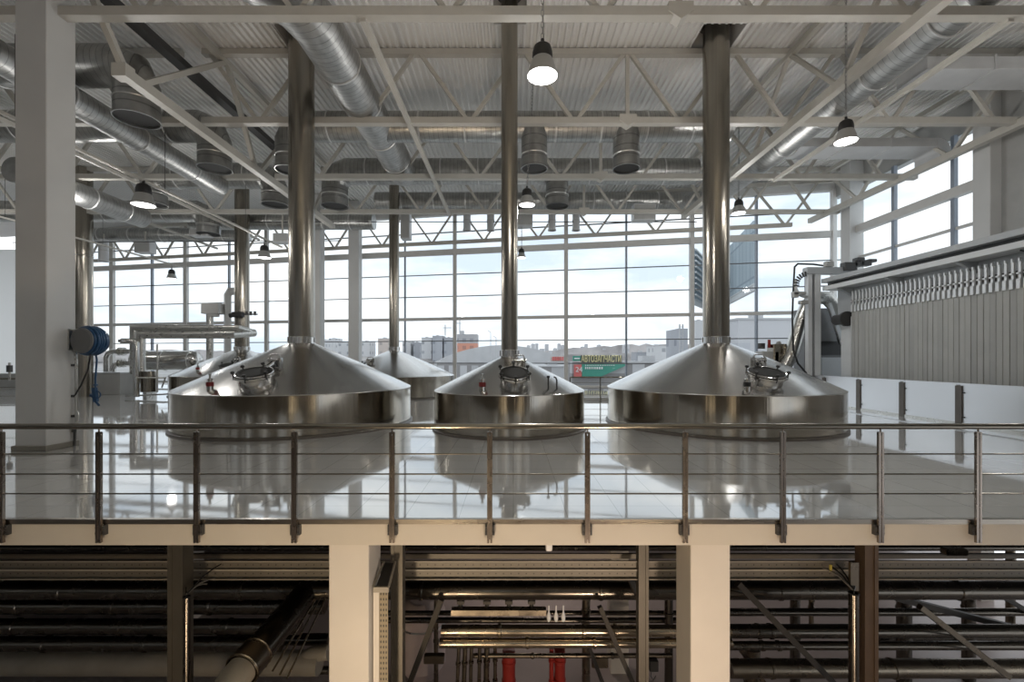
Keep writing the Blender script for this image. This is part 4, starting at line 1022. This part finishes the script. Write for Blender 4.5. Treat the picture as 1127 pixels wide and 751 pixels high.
# conduits with cable sprays
def conduit(px, ytop, d, r, label, spray):
    q = P(px,ytop,d); root = thing('cable_conduit', (q.x,d,-5.2), label, 'conduit', 'upright conduits with loose cables')
    mb = MB(); mb.lathe([(r,-5.2),(r,q.z),(r*.8,q.z)], (q.x,d,0), 20); mb.build('tube', M['pipedark'], root)
    mb = MB(); mb.torus(q, r, .008, (0,0,1), 20, 6); mb.build('rim', M['black'], root)
    for i, (dx, dy) in enumerate(spray):
        e = P(px+dx,ytop+dy,5.93)
        mb = MB(); mb.tube([q+Vector((0,0,-.1)), q+Vector((0,0,.03)), q.lerp(e,.45)+Vector((0,0,.06)), q.lerp(e,.8)+Vector((0,0,.03)), e], .009, 6); mb.build('cable', M['cablea' if i % 3 else 'black'], root)
    return root, q
conduit(205.5, 657, 5.35, .036, 'upright conduit with a few cables beside the dark post at hose-reel side', [(38,-36),(30,-20),(22,-14),(-2,-18)])
root, q = conduit(939.5, 653, 5.55, .054, 'upright conduit with a spray of cables beside the brown post', [(-26,-30),(-30,-27),(-22,-26),(-18,-31),(-15,-24),(-34,-28),(6,-27),(12,-22)])
e = P(913.5,625,5.85); mb = MB(); mb.box((e.x-.012,5.83,e.z-.05),(e.x+.012,5.85,e.z+.04)); mb.build('yellow_tag', M['yellow'], root)
mb = MB(); a = P(939.5,650,5.62); mb.box((a.x-.05,5.6,a.z),(a.x+.05,5.64,a.z+.35)); mb.build('cable_guide', M['pipemid'], root)
# vertical perforated riser next to first column
cr = thing('cable_riser', P(420,751,5.2), 'perforated upright cable riser beside the first cream column', 'cable tray')
d = 5.12; x0, x1 = (411-CX)*d/F, (428-CX)*d/F; zt = P(0,646,d).z
mb = MB(); mb.box((x0+.065,d,-5.2),(x1-.01,d+.01,zt)); mb.build('perforated_sheet', M['trayz'], cr)
mb = MB(); mb.box((x0,d-.01,-5.2),(x0+.065,d+.02,zt)); mb.build('flange', M['lowcol'], cr)
mb = MB(); mb.bar((x0,d,zt-.03),(x1,d,zt-.03),.03,.06); mb.bar((x0,d,zt),(x0+.04,d+.28,zt+.16),.02,.02); mb.bar((x1,d,zt),(x1,d+.28,zt+.16),.02,.02); mb.build('bracket', M['pipegrey'], cr)
mb = MB(); mb.poly([(x0+.02,d,zt-.02),(x1-.02,d,zt-.02),(x1-.02,d+.28,zt+.14),(x0+.05,d+.28,zt+.14)],(0,0,-.015)); mb.build('bend_sheet', M['black'], cr)
# slanting insulated pipe with flange, towards the viewer
sl = thing('slanting_pipe', P(355,655,7.4), 'thick dark pipe slanting down with a riveted metal cuff at its elbow', 'pipe')
a, b = P(338,652,7.0), P(266,738,5.6)
mb = MB(); mb.tube([a, b], .19, 28); mb.build('pipe_run', M['pipedark'], sl)
dv = (b-a).normalized()
mb = MB(); mb.tube([b-dv*.28,b-dv*.27,b-dv*.02,b-dv*.0],[.19,.205,.215,.2],28,False); cf = mb.build('cuff', M['pipemid'], sl)
mb = MB(); mb.tube([b-dv*.02, b+dv*.15, b+dv*.3+Vector((0,0,-.05)), b+dv*.35+Vector((0,0,-.3)), b+dv*.3+Vector((0,0,-1.2))], .18, 28); mb.build('elbow', M['pipegrey'], sl)
mb = MB(); mb.torus(b-dv*.27,.205,.012,dv,28,6); mb.torus(b-dv*.01,.213,.012,dv,28,6); mb.build('bead', M['pipebright'], cf)
for i in range(4):
    o1 = P(346+5*i, 651+2*(i%2), 7.0); o2 = P(292+8*i, 735+4*i, 5.9-.03*i)
    pipe('thin_pipe', 'pipebright', ['slim pipe closest to the thick slanting pipe', 'second slim pipe out from the thick slanting pipe', 'third slim pipe out from the thick slanting pipe', 'slim pipe farthest from the thick slanting one, next to the cream column'][i], [o1,o2], .013, 'pipe', 'slim pipes alongside the slanting pipe')
pipe('bent_pipe', 'pipegrey', 'short pale elbow pipe behind the first cream column foot', [P(330,728,8.2),P(345,720,8.2),P(362,718,8.2)], .13, 'pipe')
# diagonal braces
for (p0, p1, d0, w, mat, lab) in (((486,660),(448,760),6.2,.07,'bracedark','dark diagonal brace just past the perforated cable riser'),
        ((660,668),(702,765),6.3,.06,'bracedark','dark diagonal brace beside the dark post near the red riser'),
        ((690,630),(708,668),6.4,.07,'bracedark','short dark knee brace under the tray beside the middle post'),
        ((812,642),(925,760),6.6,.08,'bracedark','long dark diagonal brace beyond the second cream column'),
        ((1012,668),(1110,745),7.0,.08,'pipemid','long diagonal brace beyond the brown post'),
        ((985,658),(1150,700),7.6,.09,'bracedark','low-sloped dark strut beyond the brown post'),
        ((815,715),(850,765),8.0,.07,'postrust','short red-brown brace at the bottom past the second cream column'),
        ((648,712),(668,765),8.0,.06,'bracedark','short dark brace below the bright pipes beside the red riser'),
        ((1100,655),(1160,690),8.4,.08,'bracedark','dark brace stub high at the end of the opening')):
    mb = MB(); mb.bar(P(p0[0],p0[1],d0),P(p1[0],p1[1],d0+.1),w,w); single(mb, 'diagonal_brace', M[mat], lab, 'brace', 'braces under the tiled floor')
# risers
def riser(px, w, y0, y1, d, mat, label, lean=0):
    a, b = P(px,y0,d), P(px+lean,y1,d); b2 = Vector((b.x,d,-5.2)) if y1 > 750 else b
    return pipe('riser_pipe', mat, label, [a,b2], w*d/F/2, 'pipe', 'upright pipes under the tiled floor', (.15,.4))
riser(560,14,716,760,8.6,'redpipe','red upright pipe, the one farther from the dark middle post')
riser(616,12,714,760,8.6,'redpipe','red upright pipe nearer the dark middle post')
riser(607,5,714,760,8.5,'redpipe','thin red upright pipe hugging the red riser')
for i, (px, w, ln, lab) in enumerate(((505,4,-5,'slim upright pipe first past the diagonal brace'),(512,5,-4,'slim upright pipe second past the diagonal brace'),(519,4,-3,'slim upright pipe third past the diagonal brace'),(528,4,-2,'slim upright pipe fourth past the diagonal brace'),(536,6,-2,'upright pipe next to the thicker red riser'),(545,4,0,'slim upright pipe touching the red riser side'))):
    riser(px,w,713,760,8.0+.1*i,'pipemid',lab,ln)
riser(645,9,655,760,9.2,'pipemid','steel upright pipe behind the diagonal brace by the red riser')
riser(736,9,655,760,8.8,'pipedark','dark upright pipe close behind the second cream column')
riser(893,5,655,690,8.8,'pipemid','short pipe stub hanging under the thick pipe past the second column')
riser(480,5,655,760,9.0,'pipemid','slim upright pipe behind the diagonal brace by the cable riser')
riser(1112,8,600,700,10.5,'pipemid','upright pipe high at the end of the opening')
riser(1066,12,655,760,9.8,'pipedark','dark upright pipe deep behind the end of the opening')
riser(995,14,655,760,9.6,'pipedark','dark upright pipe just past the brown post')
riser(828,16,714,760,8.4,'pipemid','upright pipe below the paired pipes past the second column')
riser(875,10,655,760,9.3,'pipedark','dark upright pipe behind the long diagonal brace')
# pale vessels and boxes deep in the lower hall
lv = thing('pale_vessel', P(465,680,9.6), 'pale rounded vessel deep under the slab past the cable riser', 'vessel'); q = P(465,668,10)
mb = MB(); mb.lathe([(.001,.42),(.28,.40),(.44,.28),(.50,.1),(.50,-1.0),(.3,-1.3),(.001,-1.35)], q-Vector((0,0,.2)), 32); mb.build('body', M['lowwall'], lv); mb = MB(); mb.torus(q-Vector((0,0,.3)),.505,.02,(0,0,1),32,6); mb.build('band', M['steelm'], lv)
mb = MB(); mb.cyl(q-Vector((0,0,3.6)),q-Vector((0,0,1.5)),.06,n=10); mb.build('outlet', M['steelm'], lv)
bx = thing('control_box', P(719,735,8.3), 'small black control box hanging beside the middle steel post', 'control box'); q = P(719,732,8.3)
mb = MB(); mb.cbox(q,(.16,.12,.2),.01); mb.build('casing', M['black'], bx); mb = MB(); mb.tube([q-Vector((.03,0,.1)),q-Vector((.05,0,.2)),q-Vector((0,0,.28)),q-Vector((-.05,0,.2))],.008,6); mb.build('cable', M['black'], bx)
for (px,py,sx,sz,d,mat,lab) in ((478,725,.35,.14,7.9,'pipemid','small bracket box under the bright pipes by the diagonal brace'),(660,728,.3,.2,8.4,'pipemid','small square valve box beside the red riser'),(1050,607,.3,.09,6.3,'pipemid','short bracket under the slab near the brown post'),(604,601,.08,.1,5.8,'signwhite','tiny white tag under the slab above the trays')):
    q = P(px,py,d); mb = MB(); mb.cbox(q,(sx,.12,sz),.012); single(mb, 'junction_box', M[mat], lab, 'box')
for x in (-1.5, 3.0):
    mb = MB(); mb.cbox((x,-.9,2.6),(.42,.42,15.9),.01); struct(mb.build('column_gallery', M['lowcol']))
    ld = bpy.data.lights.new('added_column_spot', 'SPOT'); ld.energy = 2600; ld.color = (1,.86,.62); ld.spot_size = R(62); ld.spot_blend = .6; ld.shadow_soft_size = .15  # unseen spot added to brighten the column for streaks on the tanks
    lo = bpy.data.objects.new('added_column_spot', ld); COL.objects.link(lo); lo.location = (x,.75,-3.6); lo.rotation_euler = (Vector((x,-.7,.6))-Vector((x,.75,-3.6))).to_track_quat('-Z','Y').to_euler()
# lower lamps: warm floodlights of the facing hall
def area(name, loc, target, size, energy, col, spread=150):
    ld = bpy.data.lights.new(name, 'AREA'); ld.shape = 'DISK'; ld.size = size; ld.energy = energy; ld.color = col; ld.spread = R(spread)
    o = bpy.data.objects.new(name, ld); COL.objects.link(o); o.location = loc
    o.rotation_euler = (Vector(target)-Vector(loc)).to_track_quat('-Z','Y').to_euler(); return o
area('flood_light', (-1.9,-.2,-4.3), (-1.2,5,-.6), .5, 66, (1,.77,.52), 115)
area('flood_light', (2.3,-.2,-4.3), (1.6,5,-.6), .5, 56, (1,.77,.58), 105)
for (x,y,e) in ((.5,13,36),(6.5,12.5,9),(11.5,13,9)):
    area('lower_lamp', (x,y,-.9), (x,y+.5,-5.2), .4, e, (1,.86,.78))

# ------------------------------------------------------------------ OUTDOORS
mb = MB(); mb.box((-900,23.0,-5.7),(900,1800,-5.5)); 
g = mb.build('ground', M['ground']); struct(g)
# wooded rise along the horizon
def ridge(name, x0, x1, y, zf, seed, mat, label, step=8, thick=60):
    random.seed(seed); mb = MB(); n = int((x1-x0)/step); vs = []; fs = []
    for i in range(n+1):
        x = x0+(x1-x0)*i/n; h = zf(x)+random.uniform(-.9,.9)*(.06*abs(zf(x)+5.5)+.3)
        vs += [(x,y,-5.5),(x,y+thick*.25,h),(x,y+thick,h*.9)]
    for i in range(n):
        b = i*3; fs += [(b,b+3,b+4,b+1),(b+1,b+4,b+5,b+2)]
    mb._add(vs, fs, True); o = mb.build(name, M[mat]); struct(o); return o
ridge('hill', -500, 500, 420, lambda x: 3.0+9*max(0,min(1,(x-40)/200))+2*math.sin(x/40), 3, 'treebrown', '')
ridge('hill_far', -900, 900, 900, lambda x: 10+10*math.sin(x/150)+12*max(0,min(1,x/300)), 5, 'hill', '', 14)
def house(px0, px1, ytop, d, mat, label, depth=None, group=None, name='apartment_block', zb=-5.5, roof=True):
    x0, x1 = (px0-CX)*d/F, (px1-CX)*d/F; zt = CAMZ+(HY-ytop)*d/F; dp = depth or (x1-x0)*.8
    root = thing(name, ((x0+x1)/2,d+dp/2,zb), label, 'building', group)
    mb = MB(); mb.box((x0,d,zb),(x1,d+dp,zt)); mb.build('walls', M[mat], root)
    w = x1-x0; mb = MB(); mb.box((x0-.02*w,d-.02*w,zt),(x1+.02*w,d+dp,zt+.03*w)); mb.box((x0+.3*w,d+.2*dp,zt+.03*w),(x0+.5*w,d+.5*dp,zt+.12*w)); mb.build('roof', M['shed'], root)
for i,(a,b,y,d,m,lab) in enumerate(((353,358,374,520,'bld1','far apartment tower closest to the thick white inner column pair'),(362,370,373,560,'bld1','far pale apartment tower just by the inner white column'),(372,383,377,500,'bld1','far pale apartment block seen low beside the thick white column'),
    (398,407,376,480,'bld1','far pale block immediately past the thick white column'),(416,430,373,460,'bld3','far tan apartment block beside the window-side tank flue'),(443,452,376,500,'bld1','far block just past the window-side tank flue'),(455,462,377,500,'bld2','far grey block between window-tank flue and the tower blocks'),
    (464,475,372,440,'bld1','far pale slab block before the dark towers'),(476,487,370,430,'bld2','far dark apartment tower under the crane'),(488.6,499,372,430,'bld2','far dark tower touching the window post'))):
    house(a,b,y,d,m,lab,20,'apartment blocks beyond the windows')
# red block under construction
d = 430; root = thing('unfinished_tower', P(515,395,d), 'red brick tower under construction with bare grey upper floors', 'building')
x0,x1 = P(503,0,d).x,P(525,0,d).x
mb = MB(); mb.box((x0,d,-5.5),(x1,d+18,P(0,378,d).z)); mb.build('walls', M['bldred'], root)
mb = MB(); mb.box((x0,d,P(0,378,d).z),(x1,d+18,P(0,368,d).z)); mb.build('upper_floors', M['bldtop'], root)
mb = MB(); mb.box((x0+2,d+2,P(0,368,d).z),(x0+6,d+8,P(0,364,d).z)); mb.build('roof', M['shed'], root)
# cranes
def crane(px, ytop, ybase, d, label, jib=9):
    root = thing('tower_crane', P(px,ybase,d), label, 'crane', 'cranes over the building site'); t = P(px,ytop,d); b = P(px,ybase,d)
    mb = MB(); mb.bar(b,t+Vector((0,0,3)),.9,.9); mb.build('mast', M['shed'], root)
    mb = MB(); mb.bar(t-Vector((jib*d/F*.35,0,0)),t+Vector((jib*d/F,0,0)),.7,.7); mb.build('jib', M['shed'], root)
crane(490,361,369.5,432,'thin tower crane on top of the dark tower block',7); crane(506,356,366,440,'thin tower crane over the red unfinished tower',-5)
# domed shed roof behind the window
d = 160; root = thing('long_shed', P(540,400,d), 'long low shed with a curved grey roof beyond the small tank', 'building')
xs = [P(px,0,d).x for px in (470,505,530,560,590,620)]; 
mb = MB(); pts = []
for k in range(13):
    u = k/12; pts.append((P(478+150*u,0,d).x, d, CAMZ+(HY-(399-19*math.sin(math.pi*u)**.8))*d/F))
mb.poly(pts+[(pts[-1][0],d,-5.5+3),(pts[0][0],d,-5.5+3)], (0,70,0)); mb.build('roof', M['shed'], root)
mb = MB(); mb.box((pts[0][0]+1,d-.5,-5.5),(pts[-1][0]-1,d+60,CAMZ+(HY-400)*d/F)); mb.build('walls', M['shedwall'], root)
# lamp posts outdoors
for (px, yt, d, lab) in ((540,366,120,'outdoor lamp post with bent head before the curved shed'),(546,372,120,'shorter outdoor lamp post next to the bent one')):
    root = thing('street_lamp', P(px,415,d), lab, 'street lamp', 'lamp posts outside'); mb = MB(); mb.cyl((P(px,0,d).x,d,-5.5),P(px,yt,d),.09,n=8); mb.build('pole', M['shed'], root)
    mb = MB(); mb.bar(P(px,yt,d),P(px-3,yt-2,d),.3,.15); mb.build('head', M['shed'], root)
# hazy skyline
random.seed(21); px = 572
while px < 690:
    w = random.uniform(2.2,5.5); y = random.uniform(378,388); house(px,px+w,y,850+random.uniform(0,200),'bldfar','pale hazy apartment tower in the far skyline above the green sign',20,'hazy skyline towers')
    px += w+random.uniform(.3,2.0)
for (a,b,y,d,m,lab) in ((718,734,381,330,'bld1','pale stepped block on the rise by the barrier-side tank'),(735,752,386,330,'bld2','low grey block on the rise by the barrier-side tank'),(700,716,388,360,'bld2','low dark block on the rise above the end of the green sign'),
    (748,757,362,170,'bld2','narrow grey tower frame beside the window post by the big flue')):
    house(a,b,y,d,m,lab,15,'buildings on the rise')
for px in (746.5,750,754.5):
    pass
lm = thing('lattice_mast', P(750,400,100), 'pair of thin lattice masts outside beside the window post', 'mast')
for px in (748,751.5): 
    mb = MB(); mb.bar(Vector((P(px,0,100).x,100,-5.5)),P(px,357,100),.25,.25); mb.build('mast', M['shed'], lm)
mb = MB()
for k in range(8): mb.bar(P(748,360+5*k,100),P(751.5,360+5*k,100),.12,.12)
mb.build('rungs', M['shed'], lm)
# hillside building behind the third tank
house(812,874,352,90,'bldfar','long pale grey building on the slope behind the barrier-side tank',5,None,'slope_building')
house(766,778,353,95,'bld1','pale block squeezed between the window post and the big flue',3,None,'slope_building')
# low dark buildings and yard in the middle distance
for (a,b,yt,d,m,lab) in ((590,640,404,75,'shedwall','low dark shed in the yard beside the red shop sign'),(690,760,400,90,'shedwall','low dark shed in the yard past the green sign'),(560,600,402,110,'shedwall','low dark shed in the yard behind the small tank')):
    house(a,b,yt,d,m,lab,12,'sheds in the yard','yard_shed')
# shop sign
d = 46.0; root = thing('shop_sign', P(660,420,d), 'green hoarding with yellow Cyrillic lettering and a pink 24 panel beyond the window', 'sign')
mb = MB(); mb.poly([P(640.5,401,d),P(688,401,d),P(688,403,d),P(662,414.5,d),P(640.5,414.5,d)], (0,.3,0)); mb.build('green_panel', M['signgreen'], root)
mb = MB(); mb.poly([P(632,401.5,d),P(640.2,401.5,d),P(640.2,414.8,d),P(632,414.8,d)], (0,.3,0)); mb.build('pink_panel', M['signred'], root)
mb = MB(); mb.poly([P(630.5,392,d),P(639,392,d),P(639,397.5,d),P(630.5,397.5,d)], (0,.3,0)); mb.build('emblem_panel', M['signgreen'], root)
mb = MB(); mb.box((P(630,0,d).x,d+.35,-5.5),(P(690,0,d).x,d+6,P(0,398.5,d).z)); mb.build('shop_front', M['shedwall'], root)
mb = MB(); mb.poly([P(639.3,391.3,d),P(684.5,391.3,d),P(684.5,399.3,d),P(639.3,399.3,d)], (0,.3,0)); mb.build('lettering_board', M['signdark'], root)
def text(s, p, size, mat, parent, name):
    cu = bpy.data.curves.new(name, 'FONT'); cu.body = s; cu.size = size; cu.extrude = .04; cu.align_x = 'LEFT'; cu.materials.append(M[mat])
    o = bpy.data.objects.new(name, cu); COL.objects.link(o); o.parent = parent; o.location = Vector(p)-ORG[parent.name]; o.rotation_euler = (R(90),0,0); return o
def to_mesh(t):
    dg = bpy.context.evaluated_depsgraph_get(); me = bpy.data.meshes.new_from_object(t.evaluated_get(dg)); n = t.name
    o = bpy.data.objects.new(n+'_mesh', me); COL.objects.link(o); o.parent = t.parent; o.location = t.location; o.rotation_euler = t.rotation_euler; o.scale = t.scale
    bpy.data.objects.remove(t); o.name = n; return o
t = text('АВТОЗАПЧАСТИ', P(639.5,398.6,d)+Vector((0,-.1,0)), .95, 'signcream', root, 'lettering')
bpy.context.view_layer.update()
want = (683-639.5)*d/F
if t.dimensions.x > .1: t.scale.x = want/t.dimensions.x
t2 = text('24', P(633.2,409.5,d)+Vector((0,-.1,0)), .72, 'signwhite', root, 'numerals')
bpy.context.view_layer.update(); to_mesh(t); to_mesh(t2)
random.seed(4); mb = MB(); px = 644.0
while px < 664:
    w = random.uniform(.8,1.6); a = P(px,406.5,d); b = P(px+w,404,d); mb.box((a.x,d-.08,a.z),(b.x,d-.02,b.z)); px += w+1.1
px = 644.0
while px < 676:
    w = random.uniform(.8,1.4); a = P(px,402.8,d); b = P(px+w,401.8,d); mb.box((a.x,d-.08,a.z),(b.x,d-.02,b.z)); px += w+1.3
mb.box(P(632.0,394.0,d-.02)-Vector((0,.06,0)), P(638,395.4,d-.02)); mb.build('small_marks', M['signwhite'], root)
d = 60; rs = thing('red_sign', P(616,396,d), 'small red roof sign just before the window post, seen past the small tank', 'sign')
mb = MB(); px = 608.0
for k in range(6):
    a = P(px,397,d); b = P(px+2.0,393,d); mb.box((a.x,d,a.z),(b.x,d+.2,b.z)); px += 2.6
mb.build('letters', M['signred'], rs); mb = MB(); mb.box((P(606,0,d).x,d+.2,P(0,398,d).z),(P(624,0,d).x,d+.3,P(0,392.5,d).z)); mb.build('frame', M['bld3'], rs)
# big three-sided hoarding
hb = thing('hoarding_tower', (30,66,-5.5), 'tall blue-grey hoarding on a mast, standing behind the barrier-side tank flue', 'billboard')
A = P(829,0,60); B = P(786,0,86); C = P(763,0,74)
zt, zb_ = CAMZ+(HY-243)*60/F, CAMZ+(HY-312)*60/F
def face(a, b, name, thick):
    n = Vector((b.y-a.y, -(b.x-a.x), 0)).normalized()*thick
    mb = MB(); mb.poly([(a.x,a.y,zb_),(b.x,b.y,zb_),(b.x,b.y,zt),(a.x,a.y,zt)], n); f = mb.build(name, M['hoard'], hb)
    mb = MB(); mb.poly([(a.x,a.y,zb_-1.0),(b.x,b.y,zb_-1.0),(b.x,b.y,zb_-.25),(a.x,a.y,zb_-.25)], n*1.3); mb.poly([(a.x,a.y,zb_-.2),(b.x,b.y,zb_-.2),(b.x,b.y,zb_),(a.x,a.y,zb_)], n*1.5); mb.build('sill_band', M['hoardtrim'], f)
face(Vector((A.x,A.y,0)), Vector((B.x,B.y,0)), 'panel', .3)
zt2 = zt
face(Vector((B.x-1.2,B.y-1,0)), Vector((C.x,C.y,0)), 'panel', .3)
mb = MB(); m_ = Vector(((A.x+B.x+C.x)/3,(A.y+B.y+C.y)/3,0)); mb.cyl(m_+Vector((0,0,-5.5)), m_+Vector((0,0,zb_)), .9, n=16); mb.build('mast', M['hoardtrim'], hb)
mb = MB()
for k in range(9):
    z = zb_+k*(zt-zb_)/9+.5; mb.bar(Vector((C.x+.4,C.y,z)),Vector((B.x-1.4,B.y-1,z)),.25,.25)
mb.build('lattice', M['hoardtrim'], hb)

# ------------------------------------------------------------------ world
w = bpy.data.worlds.new('overcast_sky'); scene.world = w; w.use_nodes = True; nt = w.node_tree
bg = nt.nodes['Background']
tc = N(nt, 'ShaderNodeTexCoord'); mp = N(nt, 'ShaderNodeMapping'); mp.inputs['Scale'].default_value = (1.0,1.0,3.2); mp.inputs['Location'].default_value = (.35,.1,.2)
L(nt, tc.outputs['Generated'], mp.inputs['Vector'])
nz = N(nt, 'ShaderNodeTexNoise', Scale=3.2, Detail=6.0, Roughness=.55); L(nt, mp.outputs['Vector'], nz.inputs['Vector'])
rp = N(nt, 'ShaderNodeValToRGB'); e = rp.color_ramp.elements
e[0].position = .36; e[0].color = rgb((.60,.68,.78)); e[1].position = .62; e[1].color = rgb((.97,.98,.99))
L(nt, nz.outputs['Fac'], rp.inputs['Fac']); L(nt, rp.outputs['Color'], bg.inputs['Color'])
bg.inputs['Strength'].default_value = 1.15

# ------------------------------------------------------------------ view
vs = scene.view_settings
scene.display_settings.display_device = 'sRGB'
vs.view_transform = 'Standard'; vs.look = 'None'; vs.exposure = .38; vs.gamma = 1; vs.use_curve_mapping = False
cy = scene.cycles
cy.max_bounces = 10; cy.diffuse_bounces = 5; cy.glossy_bounces = 6; cy.transparent_max_bounces = 16
cy.caustics_reflective = True; cy.blur_glossy = .6; cy.caustics_refractive = False
cy.sample_clamp_indirect = 6.0
